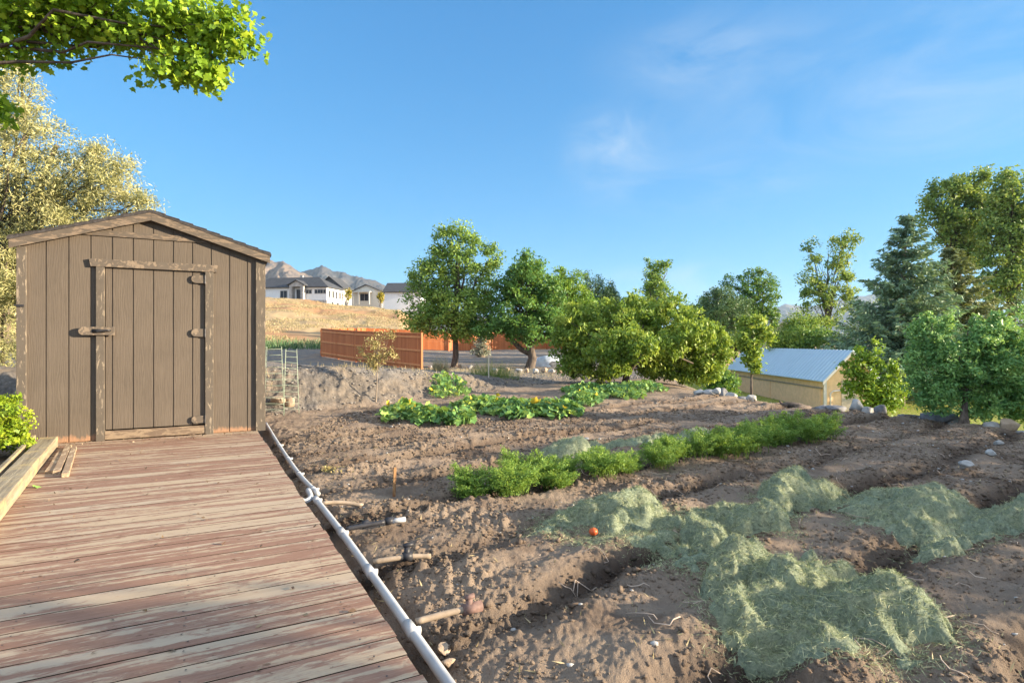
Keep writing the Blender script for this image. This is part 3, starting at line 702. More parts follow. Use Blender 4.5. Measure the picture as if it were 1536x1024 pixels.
def make_deck():
    root = empty('wooden_deck', (SL[0], SL[1], 0), SH_A, 'low wooden deck with worn red-brown paint leading up to the shed', 'deck')
    mb = MB()
    def edge_x(ly):      # local x of the right edge at local y
        # point SL + lx*ex + ly*ey on the edge line
        a = ex[0]*.874+ex[1]*.485; p = SL+ly*ey
        return -((p[0]+.27)*.874+(p[1]-1.88)*.485)/a
    ly = -.005; i = 0
    while ly > -8.6:
        w = .1392; y1 = ly; y0 = ly-w
        xr = edge_x((y0+y1)/2)+random.uniform(-.006, .006); xl = .27+max(0, -.27-(y0+y1)/2)*.1117-.04
        xr1, xr0 = xr+(edge_x(y1)-edge_x(y0))/2, xr-(edge_x(y1)-edge_x(y0))/2
        n = 24; xs = np.linspace(0, 1, n+1); tz = random.uniform(-.0005, .0005); tw = random.uniform(-.0006, .0006); rr = random.random()
        ph = random.random()*9
        vs = []
        for t in xs:
            z = tz+.0006*math.sin(ph+t*7); wob = .0010*math.sin(ph*2+t*16)
            for yy, zz, xr_ in ((y0+.0006, z-.03, xr0), (y0+.0006+wob*.5, z-.0045, xr0), (y0+.0010+wob*.5, z, xr0), (y1-.0022+wob*.5, z+tw, xr1), (y1-.0012+wob*.5, z-.0045+tw, xr1), (y1-.0012, z-.03, xr1)):
                vs.append((xl+(xr_-xl)*t, yy, zz))
        fs = []
        for k in range(n):
            for q in range(5): fs.append((k*6+q, (k+1)*6+q, (k+1)*6+q+1, k*6+q+1))
        fs += [(0, 1, 2, 3, 4, 5), tuple(n*6+q for q in (5, 4, 3, 2, 1, 0))]
        mb.add(vs, fs, rr); ly -= .1425; i += 1
    mb.build('deck_boards', M_DECK, root)
    nl = MB(); yy = -.005
    for i in range(60):
        for k in range(7):
            for dy in (.035, .105):
                xx = edge_x(yy-dy)-.12-k*.6+random.uniform(-.012, .012)
                if xx > .35+max(0, -.27-yy)*.1117:
                    c_ = [(xx+.0042*math.cos(a), yy-dy+.0042*math.sin(a), .0052) for a in np.linspace(0, 6.283, 7)[:-1]]; nl.add(c_, [tuple(range(6))])
        yy -= .1425
    tag(nl.build('nail_heads', M_DARKM, root), kind='stuff')
    j = MB()
    for k in range(6):
        a = edge_x(0)-.12-k*.6; b = edge_x(-8.6)-.12-k*.6
        dx = (b-a)/8.6
        j.add([(a-.02, -.02, -.17), (a+.02, -.02, -.17), (b+.02, -8.6, -.17), (b-.02, -8.6, -.17), (a-.02, -.02, -.031), (a+.02, -.02, -.031), (b+.02, -8.6, -.031), (b-.02, -8.6, -.031)],
              [(0, 1, 2, 3), (4, 7, 6, 5), (0, 4, 5, 1), (1, 5, 6, 2), (2, 6, 7, 3), (3, 7, 4, 0)])
    j.build('joist', M_JOIST, root)
make_deck()

# timber edging, loose sticks, planting bed at left
def timber_mat():
    g = NT('old_timber'); v = g.obj(); n = g.noise(g.map(v, (14, .7, 14)), 2.2, 7, .7, .5); m = g.noise(v, 5, 5, .6)
    c = g.mix(g.ramp(n, [(.3, 0), (.7, 1)]), (.14, .11, .075), (.42, .35, .24))
    c = g.mix(g.ramp(m, [(.5, 0), (.65, .7)]), c, (.50, .37, .17)); g.color(c); g.bump(n, .9, .008); return g.m
M_TIMBER = timber_mat()
def beam(name, a, b, w, h, mat, label, cat, group=None, z0=.002, n=10, bev=.006):
    a = Vector((*a[:2], 0)); b = Vector((*b[:2], 0)); L = (b-a).length
    o = MB(); M = Matrix.Identity(4)
    vs = []; fs = []
    for i in range(n+1):
        y = L*i/n; j = [random.uniform(-.03, .03)*w for _ in range(4)]
        vs += [(-w/2+j[0], y, 0), (w/2+j[1], y, 0), (w/2+j[1], y, h+j[2]*.6), (-w/2+j[0], y, h+j[3]*.6)]
    for i in range(n):
        for k in range(4): fs.append((i*4+k, i*4+(k+1) % 4, (i+1)*4+(k+1) % 4, (i+1)*4+k)[::-1])
    fs += [(0, 1, 2, 3), tuple(n*4+k for k in (3, 2, 1, 0))]
    o.add(vs, fs); ob = o.build(name, mat, None, bevel=bev)
    ob.location = (a.x, a.y, z0); ob.rotation_euler.z = math.atan2((b-a).y, (b-a).x)-math.pi/2
    return tag(ob, label, cat, group)
beam('timber_beam', (-1.5, .8), (-5.02, 6.14), .15, .115, M_TIMBER, 'thick weathered grey timber beam lying along the left edge of the deck', 'beam')
beam('plank', (-3.35, 3.4), (-5.25, 6.22), .035, .135, M_TIMBER, 'thin weathered plank standing on edge behind the timber beam', 'plank', z0=-.01)
M_LATH = peel_mat('lath', (.30, .21, .14), (.55, .43, .29), .45, (10, 2, 10))
for a, b, w, h, lab, z0 in ((at(85, 712, 0), at(103, 672, 0), .055, .035, 'middle one of the loose wooden sticks on the deck by the shed', .003), (at(98, 716, 0), at(111, 675, 0), .05, .035, 'right-hand pale wooden stick on the deck by the shed', .003), (at(74, 710, 0), at(92, 680, 0), .06, .025, 'left-hand shortest wooden stick lying against the timber beam', .003)):
    beam('wooden_stick', a, b, w, h, M_LATH, lab, 'stick', 'loose sticks on the deck', z0, 5, .003)
tree('golden_shrub', 'bright yellow-green shrub behind the timber beam in front of the shed', 'shrub', (-5.35, 5.55, -.03), 5.7,
    [(8, 632, 30, 32), (20, 650, 26, 22), (-14, 660, 40, 30), (28, 622, 14, 16), (-40, 630, 40, 40), (44, 668, 10, 5), (15, 600, 14, 10)], LM['gold'], .032, 260, 9000, .06, .02, limbs=12, shell=.3, limb_r=.008, aspect=.6, up=.5)

# ------------------------------------------------------------------ irrigation pipes
M_PVC = plain('grey_pvc', (.42, .42, .42), .42, .15, 6)
M_PVC2 = plain('dusty_pvc', (.27, .21, .155), .7, .3, 14)
M_BLACK = plain('black_plastic', (.03, .03, .035), .45, .3, 20)
M_REDV = plain('faded_valve', (.16, .10, .085), .7, .4, 30)
def gp(px, py, dz=.03):
    p = at(px, py, -.12); return Vector((p.x, p.y, -.12+dz))
def smooth_path(P, k=6):
    P = [Vector(p) for p in P]; out = []
    for i in range(len(P)-1):
        a = P[max(i-1, 0)]; b = P[i]; c = P[i+1]; d = P[min(i+2, len(P)-1)]
        for j in range(k):
            t = j/k
            out.append(.5*((2*b)+(c-a)*t+(2*a-5*b+4*c-d)*t*t+(3*b-a-3*c+d)*t**3))
    return out+[P[-1]]
def pipes():
    up = [gp(399, 638), gp(413, 662), gp(432, 692), gp(452, 720), gp(477, 746)]
    root = empty('water_pipe', up[0], 0, 'upper thin grey plastic pipe beside the deck edge, from shed corner to the gap', 'pipe')
    mb = MB(); mb.tube([p-up[0] for p in smooth_path(up)], .0205, 12); mb.build('pipe_run', M_PVC, root, True)
    for f in (.36, .55, .78, .97):
        P = smooth_path(up); i = int(f*(len(P)-2)); d = (P[i+1]-P[i]).normalized(); c = MB(); c.tube([P[i]-d*.04-up[0], P[i]+d*.025-up[0]], .0235, 12); c.tube([P[i]-up[0], P[i]+Vector((.045, .015, 0))-up[0]], .011, 8); c.build('coupling', M_PVC, root, True)
    lo = [gp(475, 756), gp(513, 806), gp(555, 866), gp(617, 956), gp(690, 1062), gp(800, 1220)]
    root = empty('irrigation_pipe', lo[0], 0, 'lower long grey plastic pipe along the deck edge with side branches running into the soil', 'pipe')
    o = lo[0]; P = smooth_path(lo); mb = MB(); mb.tube([p-o for p in P], .0225, 14); mb.build('pipe_run', M_PVC, root, True)
    for px, py in ((476, 757), (513, 806), (556, 868), (617, 956)):
        q = gp(px, py); i = min(range(len(P)-1), key=lambda k: (P[k]-q).length); d = (P[i+1]-P[i]).normalized()
        c = MB(); c.tube([P[i]-d*.06-o, P[i]+d*.045-o], .0265, 14); c.tube([P[i]-o, P[i]+Vector((.036, .015, -.006))-o], .018, 10); c.build('coupling', M_PVC, root, True)
    # branches
    def branch(pts, r, mat): 
        m = MB(); m.tube([p-o for p in smooth_path(pts, 4)], r, 10); return m.build('side_pipe', mat, root, True)
    br = branch([gp(519, 800), gp(545, 796, .035), gp(577, 791, .04)], .015, M_BLACK)
    for a, b in (((543, 795), (553, 793)), ((578, 790), (590, 788))): MB().tube([gp(*a, .035)-o, gp(*b, .038)-o], .026, 8).build('fitting', M_BLACK, br, True)
    m = MB(); m.tube([gp(588, 789, .037)-o, gp(608, 786, .035)-o], .017, 10); m.build('pipe_end', M_PVC, br, True)
    br = branch([gp(560, 850), gp(600, 845, .035), gp(612, 843, .035), gp(646, 839, .02)], .015, M_PVC2)
    m = MB(); m.tube([gp(610, 843, .03)-o, gp(611, 842, .085)-o], .018, 8); m.tube([gp(605, 843, .095)-o, gp(620, 841, .098)-o], .012, 8); m.tube([gp(604, 844, .035)-o, gp(618, 842, .035)-o], .027, 8); m.build('valve', M_BLACK, br, True)
    br = branch([gp(624, 942), gp(670, 931, .035), gp(698, 925, .035)], .015, M_PVC2)
    m = MB(); m.tube([gp(703, 924, .03)-o, gp(704, 922, .075)-o], .016, 8); m.tube([gp(698, 924, .085)-o, gp(711, 921, .09)-o], .012, 8); m.tube([gp(694, 926, .035)-o, gp(722, 919, .035)-o], .026, 8); m.build('valve', M_REDV, br, True)
    branch([gp(484, 760), gp(512, 757, .02), gp(545, 756, -.01)], .016, M_PVC2)
    e = empty('pipe_elbow', gp(468, 752), 0, 'short pale elbow pipe fitting lying between the two pipes', 'fitting'); o = Vector(e.location)
    m = MB(); m.tube([p-o for p in smooth_path([gp(452, 757, .02), gp(462, 756, .03), gp(466, 750, .03), gp(462, 744, .05)], 4)], .022, 10); m.build('elbow_bend', M_PVC, e, True)
    m = MB(); m.tube([gp(449, 758, .02)-o, gp(457, 757, .026)-o], .028, 10); m.build('collar', M_PVC, e, True)
pipes()
st = MB(); p = at(591, 738, -.13); st.prism([(-.012, -.06), (.012, -.06), (.012, .242), (.008, .25), (-.009, .248), (-.012, .238)], -.008, .008)
M_STAKE = peel_mat('stake_wood', (.22, .10, .045), (.36, .20, .09), .5, (10, 10, 2))
o = st.build('wooden_stake', M_STAKE, None, bevel=.002); o.location = (p.x, p.y, hz(p.x, p.y)); o.rotation_euler = (R(2), R(1.5), R(25)); tag(o, 'short orange-brown wooden stake standing in the bare soil', 'stake')

# ------------------------------------------------------------------ grass clipping piles
def clip_mat():
    g = NT('grass_clippings'); p = g.pos()
    n = g.noise(p, 60, 6, .75, .6); m = g.noise(p, 5, 4)
    c = g.mix(g.ramp(n, [(.3, 0), (.72, 1)]), (.14, .19, .135), (.36, .41, .285))
    c = g.mix(g.ramp(m, [(.4, 0), (.7, .5)]), c, (.43, .425, .25)); c = g.mix(g.ramp(g.noise(p, 26, 6, .75, 1.2), [(.36, .75), (.5, 0)]), c, (.10, .115, .075)); g.color(c); g.b.inputs['Roughness'].default_value = .95
    g.bump(g.noise(p, 140, 5, .8, .8), 1, .012); return g.m
M_CLIP = clip_mat()
def pile(name, label, mounds, seed):
    M = np.array([m_[:5] for m_ in mounds]); x0, x1 = (M[:, 0]-M[:, 2]*1.5).min(), (M[:, 0]+M[:, 2]*1.5).max(); y0, y1 = (M[:, 1]-M[:, 3]*1.7).min(), (M[:, 1]+M[:, 3]*1.7).max()
    st = .011; xs = np.arange(x0, x1, st); ys = np.arange(y0, y1, st); X, Y = np.meshgrid(xs, ys)
    mm = np.zeros_like(X)
    for (cx, cy, rx, ry, h, *an) in mounds:
        a = R(an[0]) if an else 0; wx = fbm(X*2.6, Y*2.6, seed, 3)*.15; wy = fbm(X*2.6, Y*2.6, seed+5, 3)*.15
        dx = X-cx+wx; dy = Y-cy+wy; u = (dx*math.cos(a)+dy*math.sin(a))/1.24; v = (-dx*math.sin(a)+dy*math.cos(a))/1.24
        q = np.clip(1-(u/rx)**2-(v/ry)**2, 0, 1); hq = h*.76*q**1.9; mm = np.maximum(mm, hq)+.25*np.minimum(mm, hq)
    fold = (1-np.abs(fbm(X*4.2+3*Y+.5*gn(X*3, Y*3, 4), Y*6-2*X, seed+9, 3, .42)))**2.4*.062+fbm(X*13, Y*13, seed+3, 3)*.014
    thin = sst(.004, .07, mm)
    Z0, _, _ = H(X, Y); Zs = H(X, Y, False)[0]+.012
    k_ = sst(.012, .07, mm)
    Z = Z0*(1-k_)+np.maximum(Zs, Z0*.35+Zs*.65)*k_+mm+thin*fold-.026*(1-sst(.001, .024, mm))-.05*sst(.12, .5, fbm(X*7, Y*7, seed+31, 4, .7))*(1-sst(.03, .075, mm))
    Z += rng.normal(size=X.shape)*.0028*thin
    m, n = X.shape; i = np.arange(m-1)[:, None]; j = np.arange(n-1)[None, :]
    F = np.stack([i*n+j, i*n+j+1, (i+1)*n+j+1, (i+1)*n+j], -1).reshape(-1, 4)
    ed_ = mm-.0004; keep = ed_.ravel()[F].min(1) > 0; F = F[keep]; ids, inv = np.unique(F, return_inverse=True)
    cx, cy = M[:, 0].mean(), M[:, 1].mean(); off = np.array([cx, cy, hz(cx, cy)])
    root = empty(name, off, 0, label, 'grass pile', 'piles of grass clippings on the soil')
    V = np.stack([X, Y, Z], -1).reshape(-1, 3)
    mesh_np('pile_body', V[ids]-off, inv.reshape(-1, 4), M_CLIP, root)
    pr_ = np.clip(mm.ravel(), 0, .04)*(mm.ravel() > .0004); pr_ = pr_+(mm.ravel() > .0001)*.016; area = (mm > .005).sum()*st*st
    nb = int(min(32000, area*36000)); k = rng.choice(len(pr_), nb, p=pr_/pr_.sum())
    C = V[k].copy(); C[:, :2] += rng.normal(size=(nb, 2))*np.where(mm.ravel()[k] < .025, .045, .008)[:, None]; C[:, 2] += np.where(mm.ravel()[k] < .024, .004, .004); bur_ = mm.ravel()[k] < .03; C[bur_, 2] = np.maximum(C[bur_, 2], H(C[bur_, 0], C[bur_, 1])[0]+.004)
    d = rng.normal(size=(nb, 3)); d[:, 2] *= .45
    Vb, Fb = leaves(C, .027, .055, .5, 0, dirs=d, jit=.6)
    s = mesh_np('loose_strands', Vb-off, Fb, LM['clip'], root, False, fattrs={'rnd': rng.random(nb)}); tag(s, kind='stuff')
pile('grass_pile', 'rounded heap of grass clippings beside the tomato, just in front of the carrot row', [(.72, 4.12, .36, .30, .21, 15), (.42, 4.0, .34, .16, .05, 20), (1.02, 4.02, .22, .14, .06), (.95, 3.72, .5, .12, .025)], 1)
pile('grass_pile', 'dark heap of clippings half hidden behind the carrot tops', [(.62, 6.55, .26, .24, .25), (1.05, 6.85, .5, .22, .08, 25), (1.75, 7.2, .5, .25, .09, 30), (2.4, 7.7, .5, .25, .07, 30)], 2)
pile('grass_pile', 'small pointed heap, leftmost of the chain of grass piles in the middle', [(1.24, 3.62, .24, .23, .17), (1.0, 3.62, .2, .12, .03)], 3)
pile('grass_pile', 'furrowed heap of clippings between the small pointed heap and the farthest heap of the chain', [(1.66, 4.02, .32, .25, .18, 10), (1.42, 4.1, .26, .15, .06)], 4)
pile('grass_pile', 'smooth heap farthest back in the middle chain of grass piles', [(2.36, 4.72, .36, .27, .20, 20), (2.75, 4.85, .34, .2, .06)], 5)
pile('grass_pile', 'double lobed heap of clippings between the small pointed heap and the big one', [(1.33, 3.17, .27, .22, .15, -20), (1.10, 2.95, .24, .19, .12), (1.1, 3.32, .3, .14, .04)], 6)
pile('grass_pile', 'biggest heap of grass clippings, nearest to the camera at lower right', [(1.55, 2.75, .40, .30, .17, -15), (1.25, 2.68, .34, .25, .11, 20), (1.66, 2.55, .27, .22, .12, -35), (1.38, 2.44, .36, .18, .06), (1.80, 3.12, .28, .12, .08, -20), (1.72, 2.92, .24, .14, .11, -20)], 7)
pile('grass_pile', 'wide wavy spread of clippings lying in shade at the right edge', [(3.22, 4.22, .46, .26, .17, -10), (2.75, 3.85, .36, .22, .11, -15), (3.35, 3.85, .5, .22, .11, -10), (2.95, 4.5, .5, .2, .05), (2.58, 3.50, .22, .14, .09), (3.85, 4.1, .45, .25, .10), (2.8, 4.2, .4, .2, .06), (3.75, 3.7, .35, .2, .06)], 8)
# tomato lying by the left pile
tp = at(890, 797, -.12); V, F = ICO3; V = V*np.array([.03, .03, .026]); a = np.arctan2(V[:, 1], V[:, 0]); V *= (1+.03*np.cos(a*5))[:, None]
o = mesh_np('tomato', V, F, plain('tomato_skin', (.55, .10, .03), .35, .2, 20)); o.location = (tp.x, tp.y, hz(tp.x, tp.y)+.035); tag(o, 'small orange-red tomato lying at the foot of a grass heap', 'tomato')
s_ = MB(); 
for q in range(5): s_.add([(0, 0, .024), (.006*math.cos(q*1.26-.4), .006*math.sin(q*1.26-.4), .026), (.016*math.cos(q*1.26), .016*math.sin(q*1.26), .0255), (.006*math.cos(q*1.26+.4), .006*math.sin(q*1.26+.4), .026)], [(0, 1, 2, 3)])
s_.build('calyx', LM['shrub'], o)

# ------------------------------------------------------------------ carrots
def carrot_proto(seed, h):
    rg = np.random.default_rng(seed); root = empty('carrot_plant', (0, 0, 0))
    C = []; Dr = []; mb = MB(); 
    for k in range(34):
        q = rg.random()*2*math.pi; ln = h*(.65+.6*rg.random()); lean = rg.random()**.7*.85; b = np.array([rg.normal()*.05, rg.normal()*.05, 0])
        dv = np.array([math.cos(q), math.sin(q), 0]); pts = []
        for j in range(9):
            s = j/8; pts.append(b+dv*lean*ln*.75*s**1.4+np.array([0, 0, ln*(s*(1-.30*lean*s)-.12*s**3)]))
        mb.tube(pts, [.0028]*5+[.0016]*4, 4, False)
        sd = np.array([-dv[1], dv[0], 0])
        for j in range(3, 9):
            wd = .075*(1-(j-3)/6.5)+.012
            for sg in (-1, 1):
                for m_ in range(7):
                    s = (m_+.5)/7; e = pts[j]+sd*sg*wd*s*1.25+dv*.02*s+np.array([0, 0, .012*s])
                    for _ in range(2):
                        C.append(e+rg.normal(size=3)*.010); Dr.append(sd*sg*.8+dv*.6+rg.normal(size=3)*.4)
    C = np.array(C); C[:, 2] = np.maximum(C[:, 2], .01)
    V, F = leaves(C, .024, .34, .5, 0, dirs=np.array(Dr))
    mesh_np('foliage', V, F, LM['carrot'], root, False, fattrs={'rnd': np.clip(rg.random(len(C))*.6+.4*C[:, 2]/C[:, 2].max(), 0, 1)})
    mb.build('stalks', LM['carrot'], root, True)
    return root
protos = [carrot_proto(i, h) for i, h in enumerate((.31, .35, .33))]
a = np.array([-.36, 4.66]); b = np.array([4.15, 7.75]); n = 36; used = [False]*3
for i in range(n):
    t = (i+.5)/n
    p = a+(b-a)*t+rng.normal(size=2)*.09+np.array([-.56, .83])*rng.choice((-.12, .1)); k = i % 3
    o = protos[k] if not used[k] else copy_tree(protos[k]); used[k] = True
    sc_ = (1.0 if t < .3 else .82 if t < .55 else 1.0)*(.72+.42*rng.random())
    if i == 0: sc_ *= .8
    o.location = (p[0], p[1], hz(p[0], p[1])-.02); o.rotation_euler.z = rng.random()*6.28; o.scale = (sc_*1.05, sc_*1.05, sc_)
    tag(o, 'feathery green carrot top growing in the long planted row', 'carrot plant', 'carrot plants in the row')
# small dying plant with blue valve left of the stake
tree('wilted_plant', 'small pale wilted plant on bare soil near the upper pipe', 'plant', (*at(510, 712, -.13)[:2], hz(*at(510, 712, -.13)[:2])), 5.6, [(510, 707, 22, 7), (530, 710, 12, 6), (490, 704, 6, 6)], LM['dry'], .022, 60, 900, .05, .006, limbs=6, limb_r=.004)

# ------------------------------------------------------------------ squash
PALM = np.array([(0,-.02),(.28,-.14),(.5,.05),(.42,.28),(.52,.5),(.3,.62),(.16,.78),(0,.95),(-.16,.78),(-.3,.62),(-.52,.5),(-.42,.28),(-.5,.05),(-.28,-.14)])
def squash(px, py, rx, ry, n, label, yellow=.15, fl=3):
    n = int(n*2.9)
    c = at(px, py, -.13); sx = rx/FP*c.y; sy = ry/FP*c.y*c.y/1.28*1.0
    root = empty('squash_plant', (c.x, c.y, hz(c.x, c.y)), 0, label, 'squash plant', 'squash plants beyond the bare rows')
    off = np.array(root.location)
    q = rng.random(n)*2*np.pi; rr = rng.random(n)**.55
    X = c.x+np.cos(q)*rr*sx; Y = c.y+np.sin(q)*rr*sy*.8; g = base_h(X, Y)
    hh = (.08+.15*(1-rr**2)*(.6+.6*rng.random(n)))*.95
    C = np.stack([X, Y, g+hh], -1)
    d = np.stack([np.cos(q)*.5, np.sin(q)*.5-.55, 0*q], -1)
    V, F, k = lobed(C, .098, up=.55, droop=.35, dirs=d, cup=.25, lobe=PALM, jit=.22)
    rnd = np.clip(rng.random(n)*.65+np.where(rng.random(n) < yellow, .4, 0), 0, 1)
    mesh_np('foliage', V-off, F, LM['squash'], root, False, fattrs={'rnd': np.repeat(rnd, k)})
    mb = MB()
    for i in range(n):
        b = C[i]-off; f = np.array([X[i]*.8+c.x*.2, Y[i]*.8+c.y*.2, g[i]-.02])-off; mb.tube([f, (f*.6+b*.4)+np.array([0, 0, .02]), b], .006, 5, False)
    for i in range(6):
        e = C[rng.integers(n)]-off; e[2] = .02; mb.tube(smooth_path([(0, 0, .03), e*.5+rng.normal(size=3)*.03*np.array([1, 1, 0]), e], 4), .009, 5)
    mb.build('vines', LM['shrub'], root, True)
    if fl:
        P = C[rng.choice(n, fl)]+np.array([0, -.03, .06]); 
        for p in P:
            V, F, k = lobed(p[None], .10, .4, -.3, cup=.5, lobe=PALM); mesh_np('flower', V-off, F, LM['flower'], root, False, fattrs={'rnd': rng.random(len(F))})
for a in ((603, 622, 30, 12, 70, 'yellowing squash plant at the left end of the squash patch', .6, 3), (645, 629, 34, 9, 80, 'green squash plant left of the bare gap, in front', .25, 1),
          (690, 633, 24, 6, 45, 'small squash runner spilling onto the bare path', .1, 0), (676, 590, 30, 8, 60, 'squash plant climbing the slope at the back left', .5, 1),
          (722, 612, 44, 12, 120, 'squash plant with dry yellow leaves just right of the bare gap', .45, 3), (780, 618, 44, 13, 130, 'dense dark green squash plant in the middle of the patch', .12, 2),
          (832, 618, 42, 12, 130, 'squash plant with yellow flowers at the right of the front patch', .15, 5), (872, 603, 30, 7, 60, 'low squash runner between front patch and rear patch', .1, 1),
          (880, 590, 36, 10, 110, 'squash plant at the left of the rear patch', .1, 1), (925, 590, 38, 10, 110, 'squash plant in front of the fruit tree trunk', .1, 0), (965, 583, 30, 7, 70, 'squash plant at the far right end of the rear patch', .05, 0)):
    squash(*a)

# ------------------------------------------------------------------ tufts, cages, stones at the back
def tuft(name, label, p, n, h, spread, mat, lean=.45, w=.011):
    root_z = hz(p[0], p[1]); C = []; V = np.empty((n, 4, 3)); 
    q = rng.random(n)*2*np.pi; r_ = rng.random(n)**.6*spread; bx = p[0]+np.cos(q)*r_; by = p[1]+np.sin(q)*r_*.7; bz = base_h(bx, by)-.02
    L = h*(.35+.75*rng.random(n))*(1.1-.55*r_/spread); dx = np.cos(q)*lean*L*rng.random(n)+rng.normal(size=n)*.1*L; dy = np.sin(q)*lean*L*rng.random(n); s = rng.random(n)*np.pi
    for k, (t, ww) in enumerate(((0, 1), (0, -1), (1, -.25), (1, .25))):
        V[:, k, 0] = bx+dx*t+np.cos(s)*w*.5*ww; V[:, k, 1] = by+dy*t+np.sin(s)*w*.5*ww; V[:, k, 2] = bz+L*t
    off = np.array([p[0], p[1], root_z])
    o = mesh_np(name, V.reshape(-1, 3)-off, np.arange(n*4).reshape(n, 4), mat, None, False, fattrs={'rnd': rng.random(n)}); o.location = off
    return tag(o, label, 'grass clump')
tuft('grass_clump', 'clump of tall green grass with a pale stake on the far bank', gpt(742, 0, 17.5)[:2], 650, .62, .75, LM['tuft'], .6, .009)
tuft('grass_clump', 'small clump of dry straw-coloured grass near the end of the near fence', gpt(661, 0, 18)[:2], 300, .55, .28, LM['straw'])
o = MB().tube([(0, 0, -.1), (0, 0, .62)], .02, 6).build('wooden_stake', plain('pale_stake', (.55, .48, .36), .8)); gx = gpt(733, 0, 16.8); o.location = gx; tag(o, 'thin pale stake standing in the green grass clump', 'stake')
# sparse sapling on the bank
D = 11.8; sb = (*gpt(564, 0, D)[:2], hz(*gpt(564, 0, D)[:2]))
tree('bank_sapling', 'sparse half dry sapling on the gravel bank in front of the orange fence', 'tree', sb, D, [(560, 515, 18, 14), (575, 530, 14, 14), (548, 535, 12, 16), (562, 545, 14, 12), (590, 530, 6, 10), (585, 500, 4, 10), (565, 495, 7, 8)], LM['dry'], .05, 70, 1500, .13, .014, limbs=12, shell=.1, limb_r=.008, bark=M_BARK_PALE, aspect=.4)
M_CAGE = plain('green_wire', (.28, .33, .26), .5, .3, 20)
def cage(px, D, h, w0, w1, tilt, label):
    p = gpt(px, 0, D); z = hz(p[0], p[1]); root = empty('tomato_cage', (p[0], p[1], z), R(20), label, 'tomato cage', 'tomato cages by the shed')
    root.rotation_euler.x = tilt
    for k in range(4):
        sx, sy = ((-1, -1), (1, -1), (1, 1), (-1, 1))[k]
        m = MB(); m.tube([(sx*w0, sy*w0, -.05), (sx*w1, sy*w1, h)], .0042, 5); m.build('leg', M_CAGE, root, True)
    for i in range(11):
        t = .08+.92*i/10.4; w = w0+(w1-w0)*t; m = MB()
        m.tube([(w*a_, w*b_, h*t) for a_, b_ in ((-1, -1), (1, -1), (1, 1), (-1, 1), (-1, -1))], .0034, 5); m.build('ring', M_CAGE, root, True)
cage(411, 9.9, 1.2, .17, .12, R(-2), 'green wire tomato cage nearest the shed corner'); cage(437, 10.1, 1.15, .13, .09, R(2), 'narrower green wire tomato cage farther from the shed corner')
def rock_mat(name, a, b):
    g = NT(name); v = g.obj(); c = g.mix(g.ramp(g.noise(v, 6, 7, .65), [(.3, 0), (.7, 1)]), a, b); g.color(c); g.bump(g.noise(v, 16, 6, .65), .7, .02); return g.m
RM = [rock_mat('pale_stone', (.26, .255, .25), (.46, .45, .43)), rock_mat('dark_stone', (.09, .09, .095), (.24, .24, .25)), rock_mat('tan_stone', (.26, .19, .13), (.44, .34, .25))]
def rock(p, s, m, label, group=None, seed=0, sink=.3):
    V, F = ICO3; rg = np.random.default_rng(seed+100); V = V.copy()
    for _ in range(18):
        d = rg.normal(size=3); d /= np.linalg.norm(d); c = .50+.38*rg.random(); q = V@d; V -= np.outer(np.maximum(q-c, 0), d)*.95
    V *= (1+.06*fbm(V[:, 0]*3+seed, V[:, 1]*3+V[:, 2]*2, seed, 3))[:, None]; V *= np.array(s)
    o = mesh_np('rock', V, F, RM[m]); z = hz(p[0], p[1]); o.location = (p[0], p[1], z+s[2]*(1-sink)); o.rotation_euler.z = rg.random()*6
    return tag(o, label, 'rock', group)
GR = 'stones along the garden edge'
for i, (px, D, w, h, m, lab) in enumerate([
    (1050, 13.9, .28, .13, 0, 'low pale stone at the left end of the edge stones, under the fruit tree'), (1066, 13.7, .2, .14, 0, 'pale stone second from the left end of the edge stones'),
    (1084, 13.9, .24, .2, 1, 'dark upper stone of the heap left of the sapling'), (1075, 13.4, .18, .13, 0, 'small front stone of the heap left of the sapling'),
    (1097, 13.5, .2, .22, 0, 'large whitish stone of the heap left of the sapling'), (1112, 13.3, .2, .1, 1, 'flat dark stone against the sapling'), (1126, 13.0, .17, .17, 0, 'single whitish stone at the foot of the sapling'),
    (1235, 11.2, .22, .1, 1, 'flat dark stone before the barn corner'), (1252, 11.0, .25, .09, 1, 'second flat dark stone before the barn corner'), (1285, 10.6, .21, .24, 0, 'tall pointed grey stone in front of the light green bush'),
    (1303, 10.4, .16, .14, 0, 'squat grey stone right of the tall pointed one'), (1320, 10.2, .18, .17, 1, 'rounded dark stone below the light green bush'), (1345, 10.0, .2, .08, 1, 'flat stone at the left of the lawn gap'),
    (1366, 9.9, .24, .12, 1, 'dark wide stone below the lawn gap'), (1388, 9.7, .17, .09, 0, 'small pale stone below the lawn gap'), (1407, 9.5, .38, .16, 1, 'longest flat bluish stone left of the shrub stems'),
    (1432, 9.4, .18, .15, 0, 'pale stone just left of the shrub stems'), (1460, 9.2, .2, .1, 0, 'low pale stone just right of the shrub stems'), (1487, 8.9, .22, .11, 0, 'pale flat stone between shrub stems and the big tan stone'),
    (1514, 8.7, .24, .19, 2, 'big rounded tan stone near the right edge'), (1538, 8.6, .16, .1, 0, 'pale stone cut by the right edge of the picture')]):
    x = (px-768)/FP*D; rock((x, D), (w, w*.75, h*.8), m, lab, GR, i)
for i, (px, D) in enumerate([(742, 24), (760, 24.5), (778, 24.2), (790, 25), (803, 24.6), (816, 25), (828, 24.4), (840, 24.8), (705, 30), (662, 31), (645, 30.5), (690, 31.5)]):
    rock(((px-768)/FP*D, D), (.2, .15, .13), 2 if i % 2 else 0, 'pale stone in the row of stones beyond the bank under the two trees', 'stones under the two trees', 50+i)
